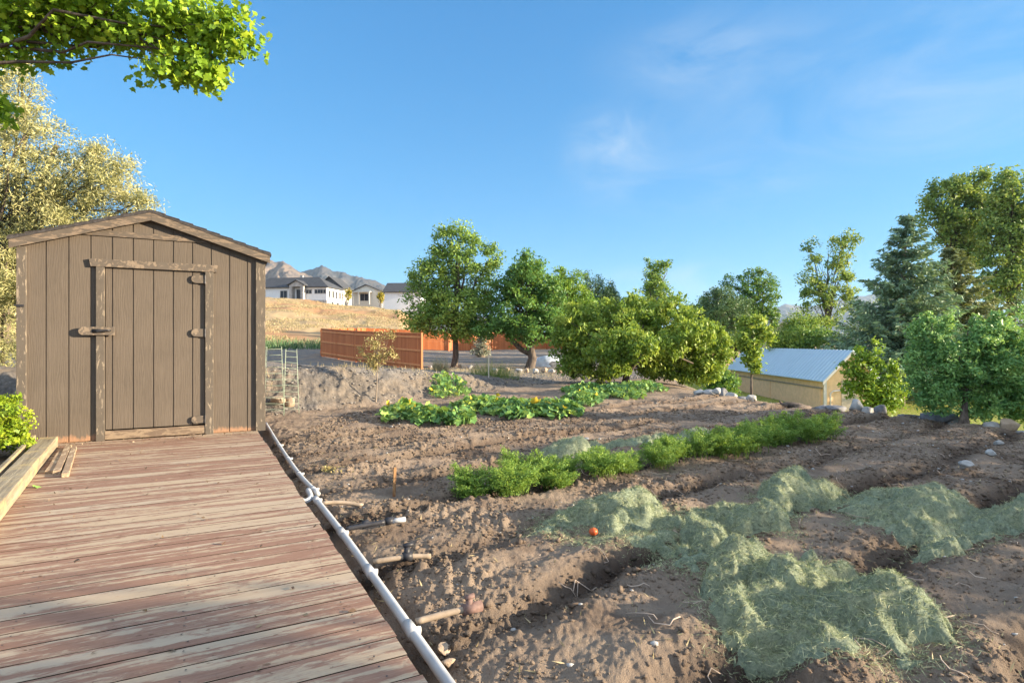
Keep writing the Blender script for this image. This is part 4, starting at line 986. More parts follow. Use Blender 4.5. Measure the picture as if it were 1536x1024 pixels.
rock(at(415, 617), (.17, .13, .10), 2, 'tan rock at the foot of the tomato cages, left one', None, 81); rock(at(434, 616), (.13, .12, .14), 2, 'tan rock at the foot of the tomato cages, right one', None, 82)
for i, (px, py, s, m, lab) in enumerate([(1447, 706, .085, 0, 'pale stone in the furrow at right, lowest of three'), (1487, 685, .07, 0, 'pale stone in the furrow at right, middle of three'), (1498, 666, .07, 0, 'pale stone in the furrow at right, farthest of three'),
    (1311, 834-65, .045, 0, 'small flat stone between two grass heaps'), (672, 982, .035, 2, 'small pale stone beside the lower pipe'), (664, 965, .045, 2, 'dusty clod-like stone beside the lower pipe'), (880, 662, .04, 0, 'small stone by the dark grass heap')]):
    p = at(px, py); rock((p.x, p.y), (s, s*.8, s*.6), m, lab, None, 90+i, .2)
# log on the garden edge
lp = at(1190, 606, -.13); lg = empty('log', (lp.x, lp.y, hz(lp.x, lp.y)+.05), R(-12), 'dark broken log with a stub lying at the garden edge before the barn', 'log')
m = MB(); m.tube([(-.24, 0, .06), (-.1, .01, .07), (.1, 0, .06), (.24, -.02, .04)], [.055, .065, .06, .03], 10); m.build('log_body', M_BARK, lg, True)
m = MB(); m.tube([(-.21, 0, .09), (-.25, 0, .13), (-.26, .0, .16)], [.03, .02, .01], 7); m.build('stub', M_BARK, lg, True)

# ------------------------------------------------------------------ loose soil, litter
def scatter_soil():
    V0, F0 = ICO1
    n = 7000; u = rng.uniform(-1.5, 12, n*6); v = rng.uniform(.2, 8, n*6)
    k = rng.choice(len(ROWS), n*5); v[:n*5] = np.array(ROWS)[k]+rng.normal(size=n*5)*.11+fbm(u[:n*5]*.55, v[:n*5]*.3, 21, 3)*-.16
    X = u*FC-v*FS; Y = u*FS+v*FC
    ok = (Y > 1.5) & (deck_edge_d(X, Y) > .16) & (zones(X, Y)[0] > .8) & (np.abs(X/Y) < 1.05) & (rng.random(len(X)) < np.minimum(1, 4.2/Y)); X, Y = X[ok][:n], Y[ok][:n]; n = len(X)
    Z, wet_shade, _ = H(X, Y); s = .004+.020*rng.random(n)**3.5+.002*Y/4
    q = rng.random(n)*6.28
    P = V0[None]*(1+.34*rng.normal(size=(n, len(V0), 1)).clip(-1.4, 1.6))*s[:, None, None]*np.array([1.15, .8, .6])
    c, s_ = np.cos(q)[:, None], np.sin(q)[:, None]; P = np.stack([P[..., 0]*c-P[..., 1]*s_, P[..., 0]*s_+P[..., 1]*c, P[..., 2]], -1)
    P += np.stack([X, Y, Z+s*.25], -1)[:, None]
    F = (F0[None]+(np.arange(n)*len(V0))[:, None, None]).reshape(-1, 3)
    # fine crumbs
    n2_ = 42000; X2 = rng.uniform(-3, 7, n2_*4); Y2 = 1.5+9*rng.random(n2_*4)**1.7; ok = (deck_edge_d(X2, Y2) > .14) & (zones(X2, Y2)[0] > .8) & (np.abs(X2/Y2) < 1.02) & (fbm(X2*1.3, Y2*1.3, 57, 2)+rng.random(n2_*4)*.9 > .35); X2, Y2 = X2[ok][:n2_], Y2[ok][:n2_]; n2_ = len(X2)
    Z2, wet2, _ = H(X2, Y2); s2 = (.0026+.009*rng.random(n2_)**3)*(.7+Y2*.12)
    P2 = V0[None]*(1+.35*rng.normal(size=(n2_, len(V0), 1)).clip(-1.5, 1.5))*s2[:, None, None]*np.array([1.1, .9, .7])+np.stack([X2, Y2, Z2+s2*.3], -1)[:, None]
    P = np.concatenate([P, P2]); wet_shade = np.concatenate([wet_shade, wet2*.8]); n += n2_
    F = (F0[None]+(np.arange(n)*len(V0))[:, None, None]).reshape(-1, 3)
    one = np.ones(n*len(V0)); w = np.repeat(np.clip(wet_shade*.8+rng.random(n)*.25, 0, 1), len(V0))
    o = mesh_np('soil_clods', P.reshape(-1, 3), F, M_GROUND, None, True, attrs={'soil': one, 'grav': 0*one, 'hill': 0*one, 'lawn': 0*one, 'wet_shade': w}); tag(o, kind='stuff')
    # pale pebbles
    n = 750; X = rng.uniform(-2, 8, n*5); Y = rng.uniform(1.7, 13, n*5); ok = (deck_edge_d(X, Y) > .02) & (zones(X, Y)[0] > .8) & (np.abs(X/Y) < 1) & (rng.random(n*5) < .25+.5*(X > 2.5)); X, Y = X[ok][:n], Y[ok][:n]; n = len(X)
    s = .005+.014*rng.random(n)**3; Z = H(X, Y)[0]
    P = V0[None]*(1+.18*rng.normal(size=(n, len(V0), 1)))*s[:, None, None]*np.array([1.2, .9, .6])+np.stack([X, Y, Z+s*.3], -1)[:, None]
    F = (F0[None]+(np.arange(n)*len(V0))[:, None, None]).reshape(-1, 3)
    tag(mesh_np('pebbles', P.reshape(-1, 3), F, RM[0]), kind='stuff')
    n = 4200; X = rng.uniform(-5, 5, n*6); Y = rng.uniform(9, 30, n*6); sb_ = Y-yb(X); ok = (sb_ > -.15) & (rng.random(n*6) < np.where(sb_ < 2.2, .9, .12)) & (X/Y > -.48) & (zones(X, Y)[3] < .2); X, Y = X[ok][:n], Y[ok][:n]; n = len(X)
    s = .007+.032*rng.random(n)**3.5; Z = H(X, Y)[0]; q = rng.random(n)*6.28; c, s_ = np.cos(q)[:, None], np.sin(q)[:, None]
    P = V0[None]*(1+.28*rng.normal(size=(n, len(V0), 1)).clip(-1.5, 1.5))*s[:, None, None]*np.array([1.4, .9, .6]); P = np.stack([P[..., 0]*c-P[..., 1]*s_, P[..., 0]*s_+P[..., 1]*c, P[..., 2]], -1)+np.stack([X, Y, Z+s*.25], -1)[:, None]
    F = (F0[None]+(np.arange(n)*len(V0))[:, None, None]).reshape(-1, 3)
    tag(mesh_np('rubble', P.reshape(-1, 3), F, rock_mat('rubble_stone', (.11, .10, .095), (.26, .235, .205)), None, False), kind='stuff')
    # dry leaf and straw litter
    n = 5200; X = rng.uniform(-3.6, 8, n*4); Y = rng.uniform(1.5, 13, n*4); de = deck_edge_d(X, Y)
    ok = (de > .0) & (np.abs(X/Y) < 1) & (zones(X, Y)[0] > .7) & (rng.random(n*4) < np.where(de < .22, 1., .22+.3*(fbm(X*.8, Y*.8, 7, 2) > .15))); X, Y = X[ok][:n], Y[ok][:n]; Z = H(X, Y)[0]
    d = rng.normal(size=(len(X), 3)); d[:, 2] *= .25
    V, F = leaves(np.stack([X, Y, Z+.008], -1), .042, .11, 1.2, 0, dirs=d, jit=.5)
    tag(mesh_np('straw_litter', V, F, LM['straw'], None, False, fattrs={'rnd': rng.random(len(X))}), kind='stuff')
    # crumbs and leaf bits on the deck
    n = 900; lx = rng.uniform(-.3, 3, n); ly = -8.3*rng.random(n)**1.1; ly[:330] = -.35*rng.random(330)**1.5-.01; X = SL[0]+lx*ex[0]+ly*ey[0]; Y = SL[1]+lx*ex[1]+ly*ey[1]; ok = (deck_edge_d(X, Y) < -.02) & (Y > 1.3); X, Y = X[ok], Y[ok]
    V, F = leaves(np.stack([X, Y, np.full(len(X), .006)], -1), .022, .5, 1.5, 0, jit=.5, dirs=np.stack([rng.normal(size=len(X)), rng.normal(size=len(X)), 0*X], -1))
    tag(mesh_np('deck_litter', V, F, leaf_mat('litter', [(.06, .035, .02), (.16, .10, .06), (.30, .22, .13)], .05), None, False, fattrs={'rnd': rng.random(len(X))}), kind='stuff')
    # thin roots and twigs on the soil
    mb = MB()
    for _ in range(150):
        x = rng.uniform(.2, 5); y = rng.uniform(2.2, 7)
        if abs(x/y) > .95: continue
        q = rng.random()*6.28; L = .05+.13*rng.random(); P = []
        for j in range(5):
            xx = x+math.cos(q)*L*j/4; yy = y+math.sin(q)*L*j/4; q += rng.normal()*.5; P.append((xx, yy, hz(xx, yy)+.008+.02*rng.random()))
        mb.tube(P, .0028, 4)
    tag(mb.build('dry_roots', plain('dry_root', (.42, .33, .26), .9, .4, 5), None, True), kind='stuff')
scatter_soil()
gl = at(52, 731, 0); V, F, k = lobed(np.array([[0, 0, .012]]), .075, 1.2, 0, cup=.35)
o = mesh_np('fallen_leaf', V, F, LM['squash'], None, False, fattrs={'rnd': [.6]*len(F)}); o.location = gl; tag(o, 'single pale green fallen leaf on the deck beside the timber beam', 'leaf')

# weeds at the foot of the hill, grass on the banks
def weeds(name, n, xr, yr, h, w, mat, dens):
    X = rng.uniform(*xr, n); Y = rng.uniform(*yr, n); ok = dens(X, Y); X, Y = X[ok], Y[ok]; n = len(X); Z = H(X, Y)[0]
    V = np.empty((n, 4, 3)); L = h*(.4+.8*rng.random(n)); s = rng.random(n)*np.pi; dx = rng.normal(size=n)*.3*L; dy = rng.normal(size=n)*.3*L
    for k, (t, ww) in enumerate(((0, .6), (0, -.6), (1, -.3), (1, .3))):
        V[:, k] = np.stack([X+dx*t+np.cos(s)*w*ww, Y+dy*t+np.sin(s)*w*ww, Z-.03+L*t], -1)
    tag(mesh_np(name, V.reshape(-1, 3), np.arange(n*4).reshape(n, 4), mat, None, False, fattrs={'rnd': rng.random(n)}), kind='stuff')
weeds('weeds', 11000, (-40, -12), (44, 66), .7, .04, LM['juniper'], lambda x, y: (np.abs(np.hypot(x, y)-56) < 4.5+2*gn(x*.2, y*.2, 3)) & (x/y < -.28))
weeds('dry_grass', 110000, (-70, -6), (56, 130), .22, .05, LM['straw'], lambda x, y: (np.hypot(x, y) > 60) & (np.hypot(x, y) < 128) & (x/y < -.13) & (x/y > -.5) & (fbm(x*.15, y*.15, 2, 3) > -.1))
weeds('bank_grass', 9000, (-5, 4), (10.5, 30), .13, .008, LM['straw'], lambda x, y: (y-yb(x) > .6) & (fbm(x*.9, y*.9, 4, 3) > .1))
weeds('lawn_grass', 26000, (8, 34), (14, 46), .10, .02, LM['bright'], lambda x, y: (zones(x, y)[3] > .6) & (x/y < .95))

# ------------------------------------------------------------------ fences
def fence_mat():
    g = NT('orange_stain'); v = g.obj(); r = g.attr('rnd'); n = g.noise(g.map(v, (3, 3, .3)), 3, 5, .6)
    c = g.mix(r, (.42, .125, .04), (.55, .19, .066)); c = g.mix(g.ramp(n, [(.35, 0), (.7, .5)]), c, (.34, .095, .032)); g.color(c); g.b.inputs['Roughness'].default_value = .6; return g.m
M_FENCE = fence_mat()
M_LIT_RAIL = plain('lit_fence_rail', (.62, .25, .095), .6, .12, 3)  # paler than the boards: skylight caught by the rails is put into the colour
def fence(pts, label, h=1.83, cap=True, rails=True, side=1, drop=.0):
    P = [np.array(p, float) for p in pts]; o = P[0]; root = empty('wooden_fence', (o[0], o[1], float(base_h(o[0], o[1]))), 0, label, 'fence'); off = np.array(root.location)
    pk = MB(); rl = MB()
    for a, b in zip(P[:-1], P[1:]):
        L = np.linalg.norm(b-a); d = (b-a)/L; nrm = np.array([-d[1], d[0]])*side; npan = max(1, int(round(L/2.44)))
        for i in range(npan):
            s0, s1 = L*i/npan, L*(i+1)/npan; p0 = a+d*s0; p1 = a+d*s1
            z0, z1 = float(base_h(*p0)), float(base_h(*p1)); ang = math.atan2(d[1], d[0])
            M = Matrix.Translation(Vector((p0[0]-off[0], p0[1]-off[1], -off[2])))@Matrix.Rotation(ang, 4, 'Z')
            w = s1-s0; nk = int(w/.142); pw = w/nk
            for k in range(nk):
                zz = z0+(z1-z0)*(k+.5)/nk
                pk.box((k*pw+.003, -.01, zz+.04), ((k+1)*pw-.003, .01, zz+h+drop*0), M)
            sgn = side
            for zr in (.22, .95, 1.62):
                q0, q1 = (.0115, .05) if sgn > 0 else (-.05, -.0115)
                rl.add([M@Vector(p) for p in ((.05, q0, z0+zr), (w-.05, q0, z1+zr), (w-.05, q1, z1+zr), (.05, q1, z0+zr), (.05, q0, z0+zr+.09), (w-.05, q0, z1+zr+.09), (w-.05, q1, z1+zr+.09), (.05, q1, z0+zr+.09))], [(0, 3, 2, 1), (4, 5, 6, 7), (0, 1, 5, 4), (1, 2, 6, 5), (2, 3, 7, 6), (3, 0, 4, 7)])
            if cap: rl.add([M@Vector(p) for p in ((.0, -.06, z0+h+.002), (w, -.06, z1+h+.002), (w, .06, z1+h+.002), (.0, .06, z0+h+.002), (.0, -.06, z0+h+.04), (w, -.06, z1+h+.04), (w, .06, z1+h+.04), (.0, .06, z0+h+.04))], [(0, 3, 2, 1), (4, 5, 6, 7), (0, 1, 5, 4), (1, 2, 6, 5), (2, 3, 7, 6), (3, 0, 4, 7)])
            ps = MB(); q0, q1 = (.012, .11) if sgn < 0 else (-.11, -.012); ps.box((-.05, q0, z0-.3), (.05, q1, z0+h-.01), M); ps.build('post', M_FENCE, root)
        ps = MB(); ps.box((L-.05, -.05, z1-.3), (L+.05, .05, z1+h+.06), Matrix.Translation(Vector((a[0]-off[0], a[1]-off[1], -off[2])))@Matrix.Rotation(ang, 4, 'Z')) if b is P[-1] else None
        if b is P[-1]: ps.build('post', M_FENCE, root)
    pk.build('pickets', M_FENCE, root); rl.build('rails', M_LIT_RAIL, root)
fence([(-12.6, 37.5), (-4.5, 28.2)], 'near run of orange stained board fence on the gravel, rails facing the garden', side=-1)
fence([(-12.8, 37.9), (-13.5, 52.5), (-6, 53.5), (2.0, 60), (9, 66)], 'far orange fence running behind the two trees', cap=False, side=1)
# young spruce at the fence, covered pile
r = spruce('young_spruce', 'tiny grey spruce standing in the gravel before the far fence', gpt(722, 0, 44), 1.9, .62, 10, 9, 0, 'grey_spruce', 6, .2)
tpile = empty('covered_pile', gpt(826, 0, 33), 0, 'low dark pile under a crumpled white tarp right of the round tree', 'covered pile')
V, F = ICO3; q = V.copy(); q *= np.array([1.2, .7, .62])*(1+.10*fbm(V[:, 0]*2.2, V[:, 1]*2.2+V[:, 2]*2, 3, 3))[:, None]; q[:, 2] = np.maximum(q[:, 2], 0)
mesh_np('pile_core', q*np.array([1, 1, .93]), F, RM[1], tpile)
ft = F[q[F].mean(1)[:, 2] > .30-.25*(q[F].mean(1)[:, 0] < -.1)]; mesh_np('tarp', q*1.02*(1+.02*gn(V[:, 0]*9, V[:, 2]*9, 5))[:, None], ft, plain('white_tarp', (.62, .66, .72), .5, .2, 5), tpile)

# ------------------------------------------------------------------ barn
def barn():
    D0 = 34; x0, y0 = 18.75, 34.0; L = 14.6; W2 = 1.5; ze = 1.15-53/850*34; zr = ze+1.56; zb = -3.1
    root = empty('barn', (x0, y0, zb), R(0), 'long tan barn with a blue-grey ribbed metal roof below the garden edge', 'barn')
    e, r_ = ze-zb, zr-zb
    cream = plain('barn_wall', (.85, .56, .31), .85, .12, 3, bump=.2); panel = plain('barn_door', (.80, .53, .34), .8, .1, 4); white = plain('barn_trim', (.62, .58, .52), .6, .08, 5)
    w = MB(); w.prism([(0, 0), (2*W2, 0), (2*W2, e), (W2, r_-.02), (0, e)], 0, .12); w.build('gable_wall', cream, root)
    w = MB(); w.prism([(0, 0), (2*W2, 0), (2*W2, e), (W2, r_-.02), (0, e)], L-.12, L); w.build('gable_wall', cream, root)
    w = MB(); w.box((0, .121, 0), (.12, L-.121, e)); w.box((2*W2-.12, .121, 0), (2*W2, L-.121, e)); w.build('side_wall', cream, root)
    for a, b in ((.35, 7.0), (7.1, 14.2)):
        p = MB(); p.box((-.05, a, .05), (-.002, b, e-.75)); p.build('sliding_door', panel, root)
    p = MB(); p.box((-.10, .2, e-.74), (-.003, L-.2, e-.66)); p.build('door_track', plain('track', (.30, .25, .2), .6), root)
    g = NT('ribbed_metal'); g.color(g.mix(g.noise(g.obj(), 1.2, 4), (.42, .54, .62), (.52, .64, .72))); g.b.inputs['Roughness'].default_value = .38; g.b.inputs['Metallic'].default_value = .35
    for s in (-1, 1):
        ro = MB(); k = 0
        def RP(q, dz, y): return (W2+s*q, y, r_-(r_-e)/W2*q+dz)
        E = W2+.28
        ro.add([RP(0, .04, -.35), RP(E, .04, -.35), RP(E, .04, L+.35), RP(0, .04, L+.35), RP(0, .0, -.35), RP(E, .0, -.35), RP(E, .0, L+.35), RP(0, .0, L+.35)], [(0, 1, 2, 3), (4, 7, 6, 5), (0, 4, 5, 1), (1, 5, 6, 2), (2, 6, 7, 3), (3, 7, 4, 0)])
        y = -.34
        while y < L+.3:
            ro.add([RP(0, .042, y), RP(E, .042, y), RP(E, .042, y+.06), RP(0, .042, y+.06), RP(0, .075, y+.015), RP(E, .075, y+.015), RP(E, .075, y+.045), RP(0, .075, y+.045)], [(4, 5, 6, 7), (0, 4, 7, 3), (0, 1, 5, 4), (1, 2, 6, 5), (2, 3, 7, 6)]); y += .4
        ro.build('roof', g.m, root)
        rk = MB(); rk.add([RP(0, -.002, -.36), RP(E, -.002, -.36), RP(E, -.17, -.36), RP(0, -.17, -.36), RP(0, -.002, -.31), RP(E, -.002, -.31), RP(E, -.17, -.31), RP(0, -.17, -.31)], [(0, 1, 2, 3), (4, 7, 6, 5), (0, 4, 5, 1), (1, 5, 6, 2), (2, 6, 7, 3), (3, 7, 4, 0)]); rk.build('rake_trim', white, root)
    c = MB(); c.box((-.06, -.06, 0), (.1, -.002, e-.2)); c.build('corner_trim', white, root)
    d = MB(); d.tube([(.32, -.06, 0), (.32, -.06, e-1.0), (.5, -.06, e-.85), (1.0, -.06, e-.8)], .045, 8); d.build('drain_pipe', white, root, True)
    d = MB(); d.box((1.0, -.05, 0), (1.95, -.002, 1.9)); d.build('door', plain('pale_door', (.46, .38, .28), .7), root)
barn()

# ------------------------------------------------------------------ houses on the hill
MW = plain('white_siding', (.66, .68, .70), .7, .04, 2); MWD = plain('charcoal_siding', (.07, .075, .085), .7, .1, 2); MST = plain('grey_stone', (.34, .33, .32), .9, .3, 2)
MR = plain('slate_roof', (.060, .064, .072), .9, .2, 1.5); MG = plain('window_glass', (.03, .035, .045), .15, .2, 2); MT = plain('cream_trim', (.60, .57, .50), .7, .06, 2); MBE = plain('beige_siding', (.52, .46, .38), .8, .06, 2)
def hip(mb, x0, x1, y0, y1, z, h, ov=.5, run=None):
    x0 -= ov; x1 += ov; y0 -= ov; y1 += ov; m = (y1-y0)/2; run = m if run is None else run; ym = (y0+y1)/2
    mb.add([(x0, y0, z), (x1, y0, z), (x1, y1, z), (x0, y1, z), (x0+run, ym, z+h), (x1-run, ym, z+h), (x0, y0, z-.18), (x1, y0, z-.18), (x1, y1, z-.18), (x0, y1, z-.18)],
           [(0, 1, 5, 4), (1, 2, 5), (2, 3, 4, 5), (3, 0, 4), (6, 9, 8, 7), (0, 6, 7, 1), (1, 7, 8, 2), (2, 8, 9, 3), (3, 9, 6, 0)])
def window(root, x, y, z, w, h, axis='x', mullion=True):
    f = MB(); t = .1
    if axis == 'x':
        f.box((x-w/2-t, y-.06, z-t), (x+w/2+t, y-.002, z)); f.box((x-w/2-t, y-.06, z+h), (x+w/2+t, y-.002, z+h+t)); f.box((x-w/2-t, y-.06, z), (x-w/2, y-.002, z+h)); f.box((x+w/2, y-.06, z), (x+w/2+t, y-.002, z+h))
        if mullion: f.box((x-.05, y-.06, z), (x+.05, y-.002, z+h))
    else:
        f.box((y+.002, x-w/2-t, z-t), (y+.06, x+w/2+t, z)); f.box((y+.002, x-w/2-t, z+h), (y+.06, x+w/2+t, z+h+t)); f.box((y+.002, x-w/2-t, z), (y+.06, x-w/2, z+h)); f.box((y+.002, x+w/2, z), (y+.06, x+w/2+t, z+h))
    fo = f.build('window', MST if axis == 'x' else MT, root); g = MB()
    if axis == 'x': g.box((x-w/2, y-.03, z), (x+w/2, y-.001, z+h))
    else: g.box((y+.001, x-w/2, z), (y+.03, x+w/2, z+h))
    g.build('pane', MG, fo)
def house_a():
    D = 122; k = D/FP; X = (490-768)*k; z = HC-(449-512)*k; root = empty('house', (X, D, z), R(-9), 'large white house with slate hip roof and entrance gable on the dry hill', 'house')
    w = MB(); w.box((-19, 0, -1.6), (0, 7.2, 2.75)); w.build('wall', MW, root)
    b = MB(); b.box((-4.9, -.08, -2.0), (.06, 7.26, -.12)); b.build('basement_wall', MST, root)
    m = MB(); hip(m, -19, 0, 0, 7.2, 2.78, 2.5); m.build('roof', MR, root)
    e = MB(); e.box((-8.0, -1.2, -.6), (-7.4, -.003, 2.9)); e.box((-5.4, -1.2, -.6), (-4.8, -.003, 2.9)); e.box((-8.0, -1.21, 2.75), (-4.8, -.005, 3.1)); e.prism([(-8.0, 3.1), (-4.8, 3.1), (-6.4, 4.0)], -1.2, 1); e.build('entrance_porch', MST, root)
    g = MB()
    for s in (-1, 1):
        q = [(-6.4, 4.05), (-6.4+s*2.05, 2.98), (-6.4+s*2.05, 3.14), (-6.4, 4.25)]; g.prism(q if s > 0 else q[::-1], -1.5, 3.0)
    g.build('porch_roof', MR, root)
    dd = MB(); dd.box((-6.95, -.06, -.5), (-5.9, -.002, 2.2)); dd.build('door', MWD, root)
    for x, zz, ww, hh in ((-15.2, .9, 1.6, 1.1), (-10.0, .35, 1.5, 1.6), (-4.1, 1.35, 1.2, .75), (-2.6 + .5, 1.35, 1.2, .75), (-.8, 1.35, 1.2, .75), (-2.1, -1.5, 1.9, 1.0)): window(root, x, 0 if zz > -1 else -.08, zz, ww, hh)
    for x in (1.3, 2.9, 4.6, 6.2): window(root, x, 0, .5, .8, 1.5, 'y')
    for x in (2.5, 5): window(root, x, .06, -1.5, .9, 1.1, 'y')
    c = MB(); c.box((-8.4, 4, 4.6), (-7.8, 4.5, 5.8)); c.build('chimney', MST, root)
house_a()
def gable_house(px, py, D, w, dep, h, rise, rz, wall, roofm, label, wins, z_sink=1.5, front_gable=True, side=None):
    k = D/FP; X = (px-768)*k; z = HC-(py-512)*k; root = empty('house', (X, D, z), R(rz), label, 'house')
    m = MB(); m.box((0, 0, -z_sink), (w, dep, h))
    if front_gable: m.prism([(0, h), (w, h), (w/2, h+rise)], .001, dep-.001)
    else: m.add([(0, 0, h), (0, dep, h), (0, dep/2, h+rise), (w, 0, h), (w, dep, h), (w, dep/2, h+rise)], [(0, 2, 1), (3, 4, 5)])
    m.build('wall', wall, root)
    if side: s = MB(); s.box((w+.002, .05, -z_sink), (w+.05, dep-.05, h-.02)); s.build('side_cladding', side, root)
    r_ = MB(); t = .22; o = .5
    for s in (-1, 1):
        if front_gable:
            q = [(w/2, h+rise+.02), (w/2+s*(w/2+o), h-rise*o/(w/2)+.02), (w/2+s*(w/2+o), h-rise*o/(w/2)+t), (w/2, h+rise+t)]; r_.prism(q if s > 0 else q[::-1], -o, dep+o)
        else:
            y0, y1 = dep/2, dep/2+s*(dep/2+o); z0, z1 = h+rise, h-rise*o/(dep/2)
            r_.add([(-o, y0, z0+.02), (w+o, y0, z0+.02), (w+o, y1, z1+.02), (-o, y1, z1+.02), (-o, y0, z0+t), (w+o, y0, z0+t), (w+o, y1, z1+t), (-o, y1, z1+t)], [(0, 3, 2, 1), (4, 5, 6, 7), (0, 1, 5, 4), (1, 2, 6, 5), (2, 3, 7, 6), (3, 0, 4, 7)])
    r_.build('roof', roofm, root)
    for x, zz, ww, hh in wins: window(root, x, 0, zz, ww, hh)
    return root
gable_house(476, 455, 150, 7.0, 5.5, 4.2, 2.7, -10, MWD, MR, 'dark charcoal house with steep gable behind the white house', [(3.6, 1.2, 1.0, 1.4)], 2, True, MBE)
h3 = gable_house(526, 452, 165, 9.5, 9, 2.7, 2.0, -8, MT, MR, 'small cream house with front gable and columns farther along the hill', [(4.2, .2, 2.4, 1.9)], 2)
m = MB()
for x in (1.2, 3.0, 6.2): m.box((x-.18, -1.6, -1), (x+.18, -1.3, 2.5))
m.box((.9, -1.65, 2.5), (6.5, -.01, 2.75)); m.build('porch', MT, h3)
m = MB(); m.box((7.6, .5, -2), (14.5, 8.5, 2.4)); m.build('side_wing', MW, h3); m = MB(); hip(m, 7.7, 14.5, .5, 8.5, 2.42, 1.5, .4, 3); m.build('wing_roof', MR, h3); window(h3, 11, .5, .4, 1.6, 1.2)
gable_house(577, 459, 140, 9.0, 8, 3.6, 2.3, -4, MW, MR, 'plain white house with dark roof half hidden by the tall pointed tree', [], 2.5, False)
gable_house(1155, 507, 70, 2.9, 6, 1.0, .95, 4, MBE, plain('grey_roof', (.3, .3, .31), .8), 'beige house gable peeking out behind the sapling', [], 5)
for px, py, D, lab in ((522, 443, 148, 'small yellow autumn tree between the dark house and the cream house'), (570, 447, 150, 'small yellow autumn tree right of the cream house')):
    tree('autumn_tree', lab, 'tree', (*gpt(px, 0, D)[:2], HC-(py+12-512)/FP*D), D, [(px, py, 5, 8), (px+1, py-5, 4, 5)], LM['autumn'], .35, 40, 900, .5, .12, limbs=4)

# ------------------------------------------------------------------ mountains
def mountain(name, Rk, prof, W, seed, mat, rough=.06):
    a0, a1 = prof[0][0], prof[-1][0]
    A = np.linspace(a0, a1, 420); Rr = np.linspace(-1, 1, 130)
    AA, RR_ = np.meshgrid(A, Rr); r = Rk+RR_*W
    px = np.array([p[0] for p in prof]); e = np.array([p[1] for p in prof]); pk = np.interp(AA, px, e)/FP*Rk
    X = (AA-768)/FP*Rk*(1+RR_*.0); Y = r
    X = (AA-768)/FP*r
    fall = (1-np.abs(RR_))**1.15; rn = 1-np.abs(fbm(X/W*6.5, Y/W*2.2, seed, 5, .55)); rn2 = fbm(X/W*16, Y/W*9, seed+3, 5, .6)
    Z = pk*fall+pk*(1-np.abs(RR_))*np.abs(RR_)*.9*(rn-.66)+pk*rough*.35*rn2*fall-14
    n = len(A); m = len(Rr); i = np.arange(m-1)[:, None]; j = np.arange(n-1)[None, :]
    F = np.stack([i*n+j, i*n+j+1, (i+1)*n+j+1, (i+1)*n+j], -1).reshape(-1, 4)
    tag(mesh_np(name, np.stack([X, Y, Z], -1).reshape(-1, 3), F, mat), kind='structure')
def mtn_mat(name, a, b, c, s):
    g = NT(name); p = g.pos(); n = g.noise(p, s, 8, .65); n2 = g.noise(p, s*5, 6, .7)
    k = g.mix(g.ramp(n, [(.40, 0), (.58, 1)]), a, b); k = g.mix(g.ramp(n2, [(.48, 0), (.6, .8)]), k, c); g.color(k); g.b.inputs['Roughness'].default_value = 1; return g.m
mountain('mountain', 1500, [(150, 60), (260, 95), (340, 118), (405, 130), (425, 128), (445, 118), (470, 104), (500, 96), (530, 84), (560, 70), (600, 50), (660, 25), (720, 5)], 520, 5, mtn_mat('brown_mountain', (.085, .072, .07), (.17, .13, .10), (.045, .05, .055), .016))
mountain('mountain', 2100, [(300, 60), (400, 88), (440, 108), (465, 114), (483, 120), (505, 112), (530, 106), (560, 98), (600, 82), (650, 62), (720, 45), (800, 20), (880, 3)], 650, 8, mtn_mat('green_mountain', (.045, .05, .058), (.085, .075, .07), (.03, .038, .045), .014))
mountain('mountain', 4600, [(960, 6), (1050, 22), (1110, 38), (1150, 48), (1178, 60), (1210, 54), (1260, 66), (1330, 78), (1420, 60), (1560, 30), (1700, 8)], 1300, 12, mtn_mat('far_mountain', (.07, .07, .07), (.10, .095, .085), (.05, .055, .05), .005))

# ------------------------------------------------------------------ haze, sky, sun, camera
hb = MB(); hb.box((-7400, -7400, -60), (7400, 7400, 420)); ho = hb.build('haze', None); tag(ho, kind='stuff')
hm = bpy.data.materials.new('haze_air'); hm.use_nodes = True; t = hm.node_tree; t.nodes.clear()
vo = t.nodes.new('ShaderNodeVolumePrincipled'); vo.inputs['Color'].default_value = (.62, .80, 1, 1); vo.inputs['Density'].default_value = .00008; vo.inputs['Anisotropy'].default_value = .1
om = t.nodes.new('ShaderNodeOutputMaterial'); t.links.new(vo.outputs[0], om.inputs['Volume']); ho.data.materials.append(hm)

EL, AZ = R(12.5), R(-6)
sd = Vector((math.cos(EL)*math.cos(AZ), math.cos(EL)*math.sin(AZ), math.sin(EL)))
sl = bpy.data.lights.new('sun', 'SUN'); sl.energy = 3.7; sl.angle = R(.5); sl.color = (1, .83, .60)
so = bpy.data.objects.new('sun', sl); col.objects.link(so); so.rotation_euler = (-sd).to_track_quat('-Z', 'Y').to_euler(); so.location = (60, 10, 40)

